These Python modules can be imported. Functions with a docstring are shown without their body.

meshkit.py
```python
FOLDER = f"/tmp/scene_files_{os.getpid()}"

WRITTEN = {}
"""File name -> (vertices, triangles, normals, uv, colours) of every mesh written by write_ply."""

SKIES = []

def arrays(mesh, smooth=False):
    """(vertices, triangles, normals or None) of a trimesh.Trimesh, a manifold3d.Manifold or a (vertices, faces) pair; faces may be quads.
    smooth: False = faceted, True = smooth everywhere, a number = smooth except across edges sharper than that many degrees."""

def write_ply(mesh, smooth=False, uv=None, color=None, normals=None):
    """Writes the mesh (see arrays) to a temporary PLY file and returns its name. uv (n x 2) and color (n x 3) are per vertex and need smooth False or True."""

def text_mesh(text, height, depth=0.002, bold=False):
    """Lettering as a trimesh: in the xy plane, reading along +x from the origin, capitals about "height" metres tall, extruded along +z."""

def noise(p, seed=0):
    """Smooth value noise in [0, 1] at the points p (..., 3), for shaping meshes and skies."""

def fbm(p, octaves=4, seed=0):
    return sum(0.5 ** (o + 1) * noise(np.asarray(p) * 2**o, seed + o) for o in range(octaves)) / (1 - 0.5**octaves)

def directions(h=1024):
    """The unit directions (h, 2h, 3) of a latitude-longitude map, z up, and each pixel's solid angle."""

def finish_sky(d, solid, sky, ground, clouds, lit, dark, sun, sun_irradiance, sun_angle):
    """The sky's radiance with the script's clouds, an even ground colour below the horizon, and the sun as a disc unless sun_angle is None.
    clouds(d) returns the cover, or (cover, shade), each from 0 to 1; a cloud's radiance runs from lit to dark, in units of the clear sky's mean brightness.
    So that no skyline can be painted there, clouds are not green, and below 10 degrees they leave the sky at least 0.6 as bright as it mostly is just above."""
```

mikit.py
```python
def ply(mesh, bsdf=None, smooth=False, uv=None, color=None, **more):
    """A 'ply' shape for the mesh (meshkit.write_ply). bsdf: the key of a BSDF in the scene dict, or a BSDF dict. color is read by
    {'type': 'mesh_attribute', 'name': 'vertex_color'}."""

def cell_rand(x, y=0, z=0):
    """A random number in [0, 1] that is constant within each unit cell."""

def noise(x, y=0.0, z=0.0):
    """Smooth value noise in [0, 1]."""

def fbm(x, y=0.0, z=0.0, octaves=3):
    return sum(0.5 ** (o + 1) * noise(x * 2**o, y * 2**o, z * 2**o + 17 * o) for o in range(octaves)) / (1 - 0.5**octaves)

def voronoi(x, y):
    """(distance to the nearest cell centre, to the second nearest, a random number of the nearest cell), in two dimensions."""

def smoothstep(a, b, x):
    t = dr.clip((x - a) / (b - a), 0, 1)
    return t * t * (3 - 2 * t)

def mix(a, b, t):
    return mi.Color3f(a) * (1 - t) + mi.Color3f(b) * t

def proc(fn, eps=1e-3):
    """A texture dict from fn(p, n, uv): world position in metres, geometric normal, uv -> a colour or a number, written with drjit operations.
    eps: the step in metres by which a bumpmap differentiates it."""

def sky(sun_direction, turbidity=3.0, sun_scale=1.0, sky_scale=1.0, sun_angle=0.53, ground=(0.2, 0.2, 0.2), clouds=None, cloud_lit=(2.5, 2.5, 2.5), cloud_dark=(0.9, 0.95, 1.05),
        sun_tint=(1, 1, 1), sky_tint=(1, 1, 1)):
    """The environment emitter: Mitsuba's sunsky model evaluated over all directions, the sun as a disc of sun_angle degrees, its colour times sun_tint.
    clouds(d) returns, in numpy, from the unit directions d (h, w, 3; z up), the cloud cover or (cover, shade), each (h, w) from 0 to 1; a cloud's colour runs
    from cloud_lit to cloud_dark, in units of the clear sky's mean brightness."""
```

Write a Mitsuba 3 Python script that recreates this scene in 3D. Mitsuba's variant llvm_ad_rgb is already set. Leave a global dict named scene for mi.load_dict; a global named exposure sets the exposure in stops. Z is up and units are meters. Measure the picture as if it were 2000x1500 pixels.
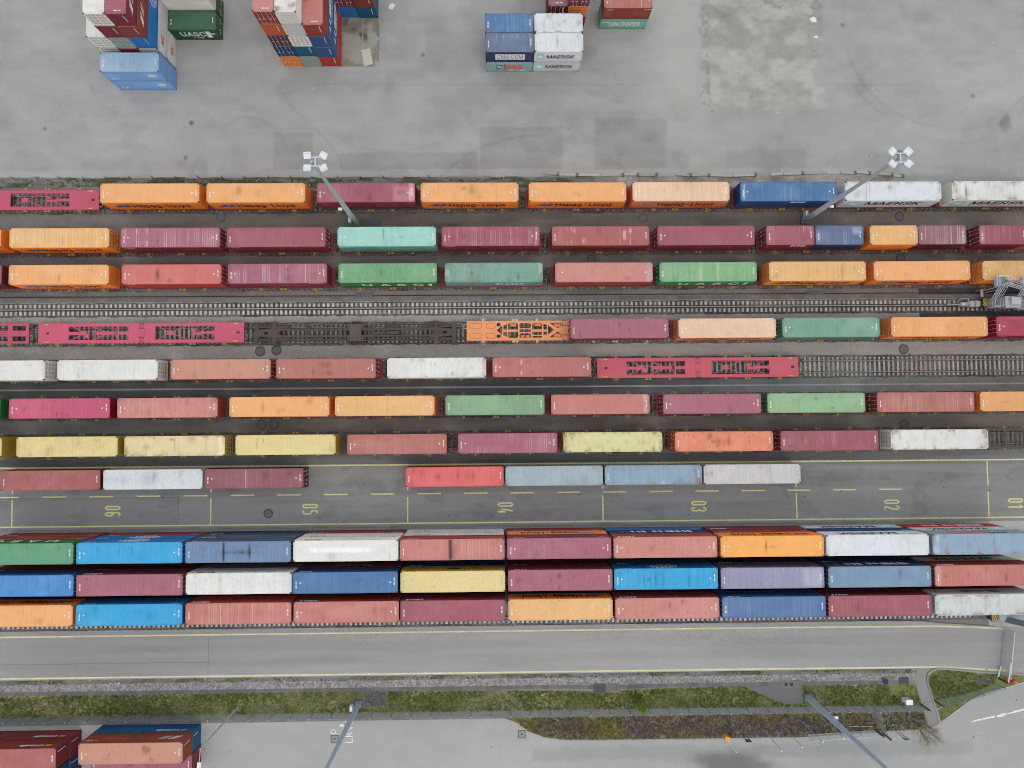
import math
import numpy as np
import trimesh
import drjit as dr
import mitsuba as mi
import shapely
from shapely.geometry import Polygon, LineString, box as sbox, Point
from shapely import affinity
from shapely.ops import unary_union
import mikit, meshkit
from mikit import noise, fbm, smoothstep, mix, voronoi, cell_rand

T = mi.ScalarTransform4f
scene, labels = {}, {}

# ------------------------------------------------------------------ camera, sky, exposure
def _rot(p, r, y):
    cx, sx, cy, sy, cz, sz = math.cos(p), math.sin(p), math.cos(r), math.sin(r), math.cos(y), math.sin(y)
    return (np.array([[cz, -sz, 0], [sz, cz, 0], [0, 0, 1]]) @ np.array([[cy, 0, sy], [0, 1, 0], [-sy, 0, cy]])
            @ np.array([[1, 0, 0], [0, cx, -sx], [0, sx, cx]]))
CAM_H = 95.7407
R = _rot(0.0462889, -0.0160885, -0.0077039)
eye = np.array([0, 0, CAM_H])
scene['camera'] = {'type': 'perspective', 'fov': math.degrees(2 * math.atan(1000 / 1450)), 'fov_axis': 'x', 'near_clip': 1.0, 'far_clip': 6000.0,
                   'to_world': T().look_at(origin=eye.tolist(), target=(eye - R[:, 2] * 50).tolist(), up=R[:, 1].tolist())}

def overcast(d):
    up = np.clip(d[..., 2], 0, 1)
    return np.ones(d.shape[:2]), 0.75 * (1 - up)          # evenly closed cloud, a little darker towards the horizon
scene['sky'] = mikit.sky([0.25, -0.45, 0.85], turbidity=4, sun_scale=0.12, sun_angle=30, clouds=overcast,
                         cloud_lit=(3.05, 3.17, 3.3), cloud_dark=(1.38, 1.43, 1.49))
exposure = 1.85

# ------------------------------------------------------------------ colour and mesh helpers
def lin(c, k=1.0):
    c = np.asarray(c, float) / 255.0
    return np.where(c <= 0.04045, c / 12.92, ((c + 0.055) / 1.055) ** 2.4) * k

rng = np.random.default_rng(7)

class MB:
    """collects triangles with a colour per vertex"""
    def __init__(s): s.v, s.f, s.c, s.n = [], [], [], 0
    def raw(s, v, f, col):
        v, f = np.asarray(v, float), np.asarray(f, int)
        if f.shape[1] == 4: f = np.vstack([f[:, [0, 1, 2]], f[:, [0, 2, 3]]])
        col = np.asarray(col, float)
        s.v.append(v); s.f.append(f + s.n); s.c.append(np.broadcast_to(col, (len(v), 3)).copy()); s.n += len(v)
        return s
    def box(s, x0, x1, y0, y1, z0, z1, col):
        v = [[x, y, z] for x in (x0, x1) for y in (y0, y1) for z in (z0, z1)]
        return s.raw(v, [[0, 1, 3, 2], [4, 6, 7, 5], [0, 4, 5, 1], [2, 3, 7, 6], [0, 2, 6, 4], [1, 5, 7, 3]], col)
    def bar(s, p0, p1, r0, col, r1=None, n=6, cap=True):
        p0, p1 = np.asarray(p0, float), np.asarray(p1, float); r1 = r0 if r1 is None else r1
        d = p1 - p0; L = np.linalg.norm(d); d = d / max(L, 1e-9)
        a = np.cross(d, [0, 0, 1] if abs(d[2]) < .9 else [1, 0, 0]); a /= np.linalg.norm(a); b = np.cross(d, a)
        t = (np.arange(n) + .5) * 2 * np.pi / n
        ring = np.cos(t)[:, None] * a + np.sin(t)[:, None] * b
        v = np.vstack([p0 + ring * r0, p1 + ring * r1]); i = np.arange(n); j = (i + 1) % n
        f = np.stack([i, j, j + n, i + n], 1)
        f = np.vstack([f[:, [0, 1, 2]], f[:, [0, 2, 3]]])
        if cap: f = np.vstack([f, [[0, k + 1, k] for k in range(1, n - 1)], [[n, n + k, n + k + 1] for k in range(1, n - 1)]])
        return s.raw(v, f, col)
    def prism(s, poly, z0, z1, col):
        for g in getattr(poly, 'geoms', [poly]):
            if g.geom_type != 'Polygon' or g.area < 1e-5: continue
            m = trimesh.creation.extrude_polygon(g, z1 - z0, engine='earcut'); v = np.array(m.vertices); v[:, 2] += z0
            s.raw(v, m.faces, col)
        return s
    def mesh(s, m, col, M=None):
        v = np.array(m.vertices)
        if M is not None: v = v @ np.asarray(M)[:3, :3].T + np.asarray(M)[:3, 3]
        return s.raw(v, m.faces, col)
    def shape(s, bsdf='paint'):
        """colours go into the uv: u = number of the hue in TINTS + .5, v = half the brightness (see tint_colour)"""
        U = []
        for v, f, c in zip(s.v, s.f, s.c):
            c = np.clip(c, 1e-4, 1); lum = c.mean(1)
            if len(c) == 3 * len(f) and np.ptp(c, axis=0).max() > 1e-6: hue = np.repeat(c.reshape(-1, 3, 3).mean(1), 3, 0)
            else: hue = np.broadcast_to(c.mean(0), c.shape)
            hue = np.round(hue / hue.mean(1, keepdims=True) * 24).astype(int); u, inv = np.unique(hue, axis=0, return_inverse=True)
            ids = np.array([tint(tuple(h)) for h in u]); U.append(np.column_stack([ids[inv.ravel()] + .5, lum * 2]))
        V, F = np.vstack(s.v), np.vstack(s.f); assert F.max() < len(V)
        return mikit.ply((V, F), bsdf, uv=np.vstack(U))

TINTS = {}
def tint(h): return TINTS.setdefault(h, len(TINTS))
_count = {}
def numbered(name):
    k = _count.get(name, 0); _count[name] = k + 1
    return name if k == 0 else f'{name}_{k:03d}'
def part(parent, name):
    n = parent + '__' + name; k = _count.get(n, 0); _count[n] = k + 1
    return n if k == 0 else f'{n}_{k:03d}'
def put(key, shape, M=None):
    scene[key] = {**shape, 'to_world': M} if M is not None else dict(shape)
    return key
def thing(name, label, cat, group=None):
    k = numbered(name); labels[k] = {'label': label, 'category': cat}
    if group: labels[k]['group'] = group
    return k
def structure(name, shape):
    k = numbered(name); put(k, shape); labels[k] = {'label': name.replace('_', ' '), 'kind': 'structure'}
    return k
def place(x, y, z=0, rot=0):
    return T().translate([x, y, z]) @ T().rotate([0, 0, 1], rot)
ORD = 'first second third fourth fifth sixth seventh eighth ninth tenth eleventh twelfth thirteenth fourteenth fifteenth sixteenth seventeenth eighteenth nineteenth twentieth'.split()
TIERW = ['bottom', 'second', 'third', 'fourth', 'fifth']

# ------------------------------------------------------------------ materials
RUST, PALE = (.22, .12, .065), (.62, .60, .56)
def tint_colour_of(p, n, uv):
    """paint: hue number floor(u) at brightness v/2; the fraction of u blends it towards rust (.25) or bare pale primer (.75)"""
    i = mi.UInt32(dr.clip(dr.floor(uv.x), 0, len(TINTS) - 1)); f = (uv.x - dr.floor(uv.x) - .25) * 2
    if 'r' not in TAB:
        t = np.array(list(TINTS), float) / 24
        for k, ch in enumerate('rgb'): TAB[ch] = mi.Float(np.ascontiguousarray(t[:, k]).astype(np.float32))
    c = mi.Color3f(*[dr.gather(mi.Float, TAB[ch], i) for ch in 'rgb']) * (uv.y * .5)
    c = mix(c, RUST, dr.clip(1 - 2 * f, 0, 1))
    return mix(c, PALE, dr.clip(2 * f - 1, 0, 1))
TAB = {}
VC = mikit.proc(tint_colour_of)
scene['paint'] = {'type': 'twosided', 'b': {'type': 'principled', 'base_color': VC, 'roughness': 0.5, 'specular': 0.22}}
scene['matte'] = {'type': 'twosided', 'b': {'type': 'diffuse', 'reflectance': VC}}
scene['leaf'] = scene['matte']

def rect(x, y, x0, x1, y0, y1, soft=0.12, wob=0.25):
    wx = (noise(x * 1.3, y * 1.3, 5.0) - .5) * wob; wy = (noise(x * 1.3, y * 1.3, 9.0) - .5) * wob
    return (smoothstep(x0 - soft, x0 + soft, x + wx) * (1 - smoothstep(x1 - soft, x1 + soft, x + wx))
            * smoothstep(y0 - soft, y0 + soft, y + wy) * (1 - smoothstep(y1 - soft, y1 + soft, y + wy)))
def grain(x, y, f=7.0):
    return noise(x * f, y * f, 3.0) * .6 + noise(x * f * 2.3, y * f * 2.3, 8.0) * .4 - .5
def arc(x, y, cx, cy, r, w, seed):
    d = dr.abs(dr.sqrt(dr.square(x - cx) + dr.square(y - cy)) - r)
    return (1 - smoothstep(w * .4, w, d)) * smoothstep(.42, .62, fbm(x * .22 + seed, y * .22, seed, 2))

def yard_colour(p, n, uv):
    x, y = p.x, p.y
    v = 1 + .24 * (fbm(x * .045, y * .07, 1.0, 4) - .5) + .26 * (fbm(x * .35, y * .6, 2.0, 4) - .5)
    v = v + .10 * (fbm(x * .12, y * 1.1, 4.0, 3) - .5) + .16 * grain(x, y)
    blot = smoothstep(.58, .75, fbm(x * .25, y * .3, 7.0, 3))
    v = v * (1 - .10 * blot)
    pat = rect(x, y, -29.2, -24.1, 32.6, 37.5) + rect(x, y, -20.6, -2.5, 32.6, 34.8) + rect(x, y, -2.3, 8.4, 32.6, 38.2)
    pat = pat + rect(x, y, 12.7, 22.1, 32.5, 39.3, .2) + rect(x, y, 29.8, 40.5, 32.7, 35.1, .2) * .8
    v = v * (1 - .13 * dr.minimum(pat, 1))
    v = v * (1 + .09 * rect(x, y, -90, 60, 31.75, 32.55, .2, .3))
    tyre = arc(x, y, -47, 46, 6.5, .22, 3.0) + arc(x, y, -33, 34, 5.5, .35, 5.0) + arc(x, y, 5, 20, 17, .3, 11.0) + arc(x, y, 60, 52, 14, .3, 13.0)
    tyre = tyre + arc(x, y, 62, 54, 18, .3, 17.0) + arc(x, y, -14, 52, 17, .3, 19.0) + arc(x, y, 20, 58, 17, .4, 23.0) + arc(x, y, -30, 30, 10, .3, 29.0)
    v = v * (1 - .07 * dr.minimum(tyre, 1))
    spill = 1 - smoothstep(.6, 1.5, dr.sqrt(dr.square((x - 67.3) * 1.5 - (y - 38.6) * .3) + dr.square(y - 38.6)) + 1.2 * (fbm(x * 1.5, y * 1.5, 3.0) - .5))
    v = v * (1 - .3 * spill)
    f1, f2, w = voronoi(x * .22, y * .22)
    dot = (1 - smoothstep(.02, .05 + .05 * w, f1)) * smoothstep(.93, .94, w)
    v = v * (1 - .4 * dot)
    seam = (1 - smoothstep(.02, .06, dr.abs(y - 43.9 + .03 * noise(x, 0.0, 0.0)))) * smoothstep(.5, .6, noise(x * .1, 2.0, 0.0))
    v = v * (1 - .2 * seam)
    c = mi.Color3f(.308, .308, .305) * v
    # bare concrete lots with moss and dirt
    lot = rect(x, y, 27.3, 42.9, 40.8, 75, .7, 1.6)
    m = fbm(x * .35, y * .5, 31.0, 4); m2 = fbm(x * .9, y * 1.6, 37.0, 4)
    lc = mix((.36, .36, .332), (.262, .262, .235), smoothstep(.36, .72, m)) * (1 + .3 * (m2 - .5)) * (1 + .2 * grain(x, y, 3.0))
    lc = mix(lc, (.16, .16, .13), smoothstep(.56, .72, fbm(x * .4, y * .8, 41.0, 4)) * (.15 + .6 * smoothstep(50, 56, y)))
    edge = rect(x, y, 26.9, 28.0, 41, 56, .2, .6) * smoothstep(.4, .6, fbm(x * 2.2, y * 2.2, 2.0))
    c = mix(c, lc, lot * .8); c = mix(c, (.17, .17, .15), edge * .7)
    halo = rect(x, y, 20.5, 27.3, 40, 75, 2.5, 1.0)
    c = mix(c, (.375, .375, .35), halo * .6)
    lot2 = rect(x, y, -20.45, -15.55, 46.25, 52.9, .06, .1)
    lc2 = mix((.30, .30, .265), (.20, .195, .16), smoothstep(.42, .7, fbm(x * .6, y * .6, 51.0, 4)))
    dirty = smoothstep(.45, .7, fbm(x * .8, y * .8, 53.0, 3)) * rect(x, y, -20.6, -16.5, 49.8, 52.9, .8, .4)
    lc2 = mix(lc2, (.09, .09, .075), dirty)
    rim = lot2 * (1 - rect(x, y, -20.3, -15.9, 46.7, 53, .15, .3)) * smoothstep(.35, .55, fbm(x * 1.2, y * 1.2, 5.0))
    c = mix(c, lc2, lot2); c = mix(c, (.15, .15, .12), rim * .6)
    c = mix(c, (.40, .39, .33), lot2 * (1 - smoothstep(.04, .1, dr.abs(x + 17.7))) * .6)
    return c
def dirt_colour(p, n, uv):
    x, y = p.x, p.y
    v = 1 + .32 * (fbm(x * .06, y * .5, 1.0, 4) - .5) + .22 * (fbm(x * .5, y * 1.6, 2.0, 4) - .5) + .30 * grain(x, y, 6.0)
    warm = smoothstep(-70, -15, x + 30 * (fbm(x * .04, y * .1, 3.0, 2) - .5))
    c = mix((.185, .183, .180), (.205, .182, .164), warm) * v
    low = smoothstep(.52, .72, fbm(x * .14, y * .6, 6.0, 3))
    c = c * (1 - .22 * low)
    mid = rect(x, y, -80, 80, 12.4, 15.4, .6, .5)
    c = mix(c, mi.Color3f(.335, .305, .285) * v, mid * .8)
    south = rect(x, y, -80, 80, 7.6, 10.2, .5, .4)
    c = mix(c, mi.Color3f(.345, .318, .297) * v, south * .85)
    dark_strips = dr.maximum(rect(x, y, 54.95, 90, 15.6, 16.75, .05, .05), rect(x, y, 54.95, 90, 12.35, 13.45, .05, .05))
    c = mix(c, mi.Color3f(.075, .075, .075) * v, dark_strips)  # two darker ground strips with sharp edges beside the crane rail
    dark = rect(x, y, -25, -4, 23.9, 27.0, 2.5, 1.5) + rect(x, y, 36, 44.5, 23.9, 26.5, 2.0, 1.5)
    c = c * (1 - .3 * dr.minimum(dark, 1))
    return c
TRACK_Y_ = [28.26, 22.68, 18.12, 11.1, 6.42, 1.63, -3.05]
def ballast_colour(p, n, uv):
    x, y = p.x, p.y
    f1, f2, w = voronoi(x * 6.5, y * 6.5)
    v = .55 + .75 * w
    v = v * (1 - .35 * smoothstep(.12, .0, f2 - f1)) * (1 + .5 * (fbm(x * .5, y * .8, 2.0) - .5)) * (1 + .5 * grain(x, y, 4.0))
    c = mix((.135, .135, .135), (.165, .15, .135), fbm(x * .2, y * .5, 5.0))
    ty = mi.Float(9.)
    for yy in TRACK_Y_: ty = dr.minimum(ty, dr.abs(dr.abs(y - yy) - .75))
    c = mix(c, (.125, .09, .065), (1 - smoothstep(.05, .4, ty)) * (.25 + .6 * smoothstep(.4, .65, fbm(x * .5, y, 11.0, 3))))
    oil = smoothstep(.55, .7, fbm(x * .16, y * .3, 13.0, 3))
    return c * v * (1 - .35 * oil)
def gravel_colour(p, n, uv):
    x, y = p.x, p.y
    f1, f2, w = voronoi(x * 6.0, y * 6.0)
    v = (.6 + .7 * w) * (1 - .3 * smoothstep(.12, .0, f2 - f1)) * (1 + .5 * grain(x, y, 4.0))
    return mi.Color3f(.262, .258, .255) * v
def asphalt_colour(p, n, uv):
    x, y = p.x, p.y
    lane = smoothstep(-4.9, -4.8, -y) * smoothstep(-14, -13.9, y)
    v = 1 + .26 * (fbm(x * .05, y * .35, 1.0, 4) - .5) + .14 * (fbm(x * .16, y * 1.8, 2.0, 3) - .5) + .22 * grain(x, y)
    track = smoothstep(.5, .7, fbm(x * .04, y * .9, 8.0, 2))
    base = mix((.125, .125, .126), (.248, .248, .247), smoothstep(-5.6, -6.0, y))
    base = mix(base, (.185, .185, .185), smoothstep(-6.4, -5.4, y) * (1 - smoothstep(3.0, 3.2, y)) * smoothstep(-6.2, -5.9, y) * rect(x, y, -27, -14, -6.6, -4.2, 1.5, .3))
    base = mix(base, (.20, .20, .20), smoothstep(36, 58, x) * smoothstep(-6.6, -6.2, y) * (1 - smoothstep(2, 3, y)) * .8)
    roadlight = smoothstep(12, 40, x) * smoothstep(2.8, 3.1, y)
    base = mix(base, (.225, .225, .225), roadlight * .9)
    c = base * v * (1 - .12 * track)
    old = rect(x, y, -90, -41.0, -13.4, -9.75, .04, .05)
    c = c * (1 - .08 * old)
    sp = smoothstep(.6, .72, fbm(x * .35, y * .5, 12.0, 3))
    c = c * (1 - .12 * sp)
    f1, f2, w = voronoi(x * .3, y * .45)
    c = c * (1 - .4 * (1 - smoothstep(.02, .07, f1)) * smoothstep(.86, .88, w))
    joint = (1 - smoothstep(.02, .05, dr.abs(x + 41.0))) * (1 - smoothstep(-9.6, -9.5, y)) + (1 - smoothstep(.02, .05, dr.abs(y + 9.72))) * (1 - smoothstep(-41, -40.9, x))
    return c * (1 - .35 * dr.minimum(joint, 1) * smoothstep(-5, -6, y))
def road_colour(p, n, uv):
    x, y = p.x, p.y
    v = 1 + .20 * (fbm(x * .04, y * .2, 1.0, 4) - .5) + .22 * (fbm(x * .09, y * 1.5, 2.0, 3) - .5) + .14 * grain(x, y)
    tr = rect(x, y, -90, 70, -29.2, -28.0, .4, .4) + rect(x, y, -90, 70, -30.9, -29.9, .4, .4)
    v = v * (1 - .07 * tr * (.4 + fbm(x * .05, y * .5, 4.0)))
    c = mix((.285, .285, .285), (.325, .325, .322), smoothstep(-70, 20, x)) * v
    j = (1 - smoothstep(.02, .05, dr.abs(x + 36.4 - .02 * y))) + (1 - smoothstep(.015, .04, dr.abs(y + 30.4 + .06 * noise(x * .4, 0., 0.)))) * (1 - smoothstep(-37, -36.4, x))
    return c * (1 - .4 * dr.minimum(j, 1))
def apron_colour(p, n, uv):
    x, y = p.x, p.y
    v = 1 + .15 * (fbm(x * .07, y * .12, 1.0, 4) - .5) + .13 * (fbm(x * .3, y * .5, 2.0, 4) - .5) + .13 * grain(x, y)
    c = mix((.345, .345, .34), (.325, .325, .325), smoothstep(0, 30, x)) * v
    dark_patch = 1 - smoothstep(.2, 1.25, dr.sqrt(dr.square((x - 29) / 6.0) + dr.square((y + 44.3) / 2.3)) + .9 * (fbm(x * .3, y * .6, 3.0, 4) - .5))
    c = c * (1 - .52 * dark_patch)  # broad soft-edged darker patch, broken up by noise
    lane = rect(x, y, 4, 60, -43.2, -41.6, .4, .5)
    c = c * (1 - .12 * lane)
    f1, f2, w = voronoi(x * .12 + .4 * noise(x * .5, y * .5, 1.), y * .12)
    crack = (1 - smoothstep(.0, .012, f2 - f1)) * smoothstep(40, 50, x) * smoothstep(.45, .6, noise(x * .2, y * .2, 6.))
    return c * (1 - .22 * crack)
def stack_bed_colour(p, n, uv):
    x, y = p.x, p.y
    v = 1 + .4 * (fbm(x * .3, y * .8, 1.0, 4) - .5) + .25 * grain(x, y)
    return mix((.20, .20, .195), (.42, .42, .405), smoothstep(59, 63, x)) * v
def verge_colour(p, n, uv):
    x, y = p.x, p.y
    v = 1 + .7 * (fbm(x * .7, y * 1.5, 1.0, 4) - .5) + .5 * grain(x, y, 5.0)
    brown = smoothstep(8, 16, x)
    weedy = smoothstep(.42, .62, fbm(x * .35, y * 1.3, 5.0, 3))
    a = mix((.17, .168, .155), (.085, .092, .06), weedy)
    b = mix((.31, .285, .255), (.22, .205, .18), smoothstep(.45, .65, fbm(x * .6, y * .9, 7.0, 3)))
    return mix(a, b, brown) * v
def edge_colour(p, n, uv):
    x, y = p.x, p.y
    v = 1 + .6 * (fbm(x * .5, y * 2.0, 1.0, 4) - .5) + .4 * grain(x, y, 5.0)
    moss = smoothstep(.5, .64, fbm(x * .5, y * 1.6, 9.0, 3))
    return mix((.175, .165, .165), (.10, .11, .06), moss * .8) * v
def turf_colour(p, n, uv):
    x, y = p.x, p.y
    v = 1 + .7 * (fbm(x * .6, y * .9, 1.0, 4) - .5) + .5 * grain(x, y, 5.0)
    dry = smoothstep(.5, .68, fbm(x * .28, y * .5, 5.0, 3))
    return mix((.145, .165, .06), (.27, .25, .13), dry * .7) * v
def bed_colour(p, n, uv):
    x, y = p.x, p.y
    v = 1 + .7 * (fbm(x * .7, y * .9, 1.0, 4) - .5) + .5 * grain(x, y, 5.0)
    g = smoothstep(.5, .62, fbm(x * .3, y * .5, 5.0, 3))
    return mix((.155, .135, .115), (.165, .15, .065), g) * v
def fence_strip_colour(p, n, uv):
    x, y = p.x, p.y
    v = 1 + .5 * (fbm(x * .6, y * 1.6, 1.0, 4) - .5) + .35 * grain(x, y, 5.0)
    return mix((.165, .165, .16), (.20, .198, .19), fbm(x * .1, y * .2, 3.)) * v
def path_colour(p, n, uv):
    x, y = p.x, p.y
    v = 1 + .2 * (fbm(x * .5, y * .5, 1.0, 4) - .5) + .15 * grain(x, y)
    return mi.Color3f(.25, .247, .248) * v
def land_colour(p, n, uv):
    x, y = p.x, p.y
    v = 1 + .4 * (fbm(x * .02, y * .02, 1.0, 4) - .5)
    return mix((.21, .21, .20), (.10, .12, .06), smoothstep(150, 400, dr.sqrt(x * x + y * y)) * .8) * v
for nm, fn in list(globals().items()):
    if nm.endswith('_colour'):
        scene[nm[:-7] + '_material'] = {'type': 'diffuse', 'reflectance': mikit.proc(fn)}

# ------------------------------------------------------------------ ground sheets
def sheet(poly, z, bsdf):
    vs, fs, n = [], [], 0
    for g in getattr(poly, 'geoms', [poly]):
        v, f = trimesh.creation.triangulate_polygon(g, engine='earcut')
        v = np.column_stack([v, np.full(len(v), z)])
        a = np.cross(v[f[:, 1]] - v[f[:, 0]], v[f[:, 2]] - v[f[:, 0]])[:, 2]
        f = np.where((a < 0)[:, None], f[:, ::-1], f)
        vs.append(v); fs.append(f + n); n += len(v)
    return mikit.ply((np.vstack(vs), np.vstack(fs)), bsdf)
def wavy(x0, x1, y, amp, step, seed):
    xs = np.arange(x0, x1 + step / 2, step)
    return [(a, y + amp * 2 * (meshkit.fbm(np.array([[a * .8, seed, 0.]]), 3, seed)[0] - .5)) for a in xs]
def band(x0, x1, y0, y1, a0=0.0, a1=0.0, step=.4, seed=1):
    lo = wavy(x0, x1, y0, a0, step, seed) if a0 else [(x0, y0), (x1, y0)]
    hi = wavy(x0, x1, y1, a1, step, seed + 5) if a1 else [(x0, y1), (x1, y1)]
    return Polygon(lo + hi[::-1])
XL, XR = -110, 110
structure('ground', mikit.ply(([[-3000, -3000, -.03], [3000, -3000, -.03], [3000, 3000, -.03], [-3000, 3000, -.03]], [[0, 1, 2], [0, 2, 3]]), 'land_material'))
structure('rail_yard_ground', sheet(sbox(XL, -14.4, XR, 31.8), -.012, 'dirt_material'))
yard_poly = unary_union([Polygon(wavy(XL, 53, 31.55, .16, .4, 3) + [(53, 29.75), (XR, 29.7), (XR, 150), (XL, 150)])])
structure('yard_pavement', sheet(yard_poly, 0.0, 'yard_material'))
structure('verge', sheet(band(XL, 53.2, 30.2, 31.9, .25, 0, .4, 11), -.006, 'verge_material'))
structure('access_road', sheet(sbox(XL, 3.12, XR, 5.02), -.004, 'asphalt_material'))
structure('lane', sheet(sbox(XL, -13.75, XR, -4.6), -.004, 'asphalt_material'))
structure('stack_pavement', sheet(sbox(XL, -24.9, XR, -13.755), -.004, 'stack_bed_material'))
road_poly = Polygon([(XL, -26.3), (50, -26.3), (54, -26.4), (57.3, -26.75), (63.5, -27.2), (75, -27.6), (XR, -27.6), (XR, -33.3), (66.9, -33.3), (62, -33.0), (58.7, -32.66), (56.6, -32.4),
                     (55.4, -32.36), (54, -32.38), (XL, -32.42)])
structure('road', sheet(road_poly, 0.0, 'road_material'))
structure('stack_apron', sheet(sbox(62.6, -27.4, XR, -24.9), -.008, 'stack_bed_material'))
curve = [(54.62, -39.91), (55.1, -39.66), (55.79, -39.30), (57.66, -38.03), (60.03, -36.37), (61.88, -35.6), (65.22, -34.76), (66.9, -34.29), (75, -33.6), (XR, -33.6)]
bed_curve = [(0.2, -37.9), (1.25, -38.19), (2.21, -38.68), (3.18, -39.49), (5.28, -40.31), (7.5, -40.62), (9.32, -40.72), (17.44, -40.77), (33.75, -40.78), (38.66, -40.79), (48.19, -40.25), (54.54, -39.92)]
apron_poly = Polygon([(XL, -38.1), (0.2, -37.9)] + bed_curve[1:] + curve + [(XR, -110), (XL, -110)])
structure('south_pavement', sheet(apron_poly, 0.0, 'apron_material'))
structure('road_edge', sheet(band(XL, 53.0, -32.95, -32.36, .10, 0, .4, 21), -.006, 'edge_material'))
structure('gravel_strip', sheet(band(XL, 53.0, -33.86, -32.75, 0, .10, .4, 23), -.009, 'gravel_material'))
structure('grass_ground', sheet(Polygon([(XL, -34.3)] + [(-19, -34.3), (8, -34.55), (12, -34.72), (18, -34.5), (31, -34.3), (34, -34.3), (53.0, -34.3), (53.7, -37.0), (XL, -37.0)]), -.012, 'turf_material'))
structure('fence_strip_ground', sheet(band(XL, 53.9, -38.15, -36.95, 0, .08, .5, 25), -.008, 'fence_strip_material'))
structure('planting_bed_ground', sheet(Polygon([(0.3, -37.8), (54.0, -37.8), (54.6, -39.9)] + bed_curve[::-1]), -.004, 'bed_material'))
structure('path', sheet(Polygon([(52.4, -32.4), (53.13, -35.24), (53.57, -36.85), (53.86, -37.97), (54.54, -39.93), (55.79, -39.3), (55.07, -36.55), (54.47, -34.77), (54.18, -33.48), (54.45, -32.84), (55.3, -32.36)]), -.003, 'path_material'))
structure('grass_corner_ground', sheet(Polygon([(54.25, -33.48), (54.5, -32.9), (55.4, -32.42), (58.7, -32.72), (62, -33.06), (66.9, -33.36), (66.9, -34.29), (65.22, -34.76), (61.88, -35.6), (60.03, -36.37), (57.66, -38.03), (55.83, -39.27), (55.1, -36.55), (54.5, -34.77)]), -.011, 'turf_material'))

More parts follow.
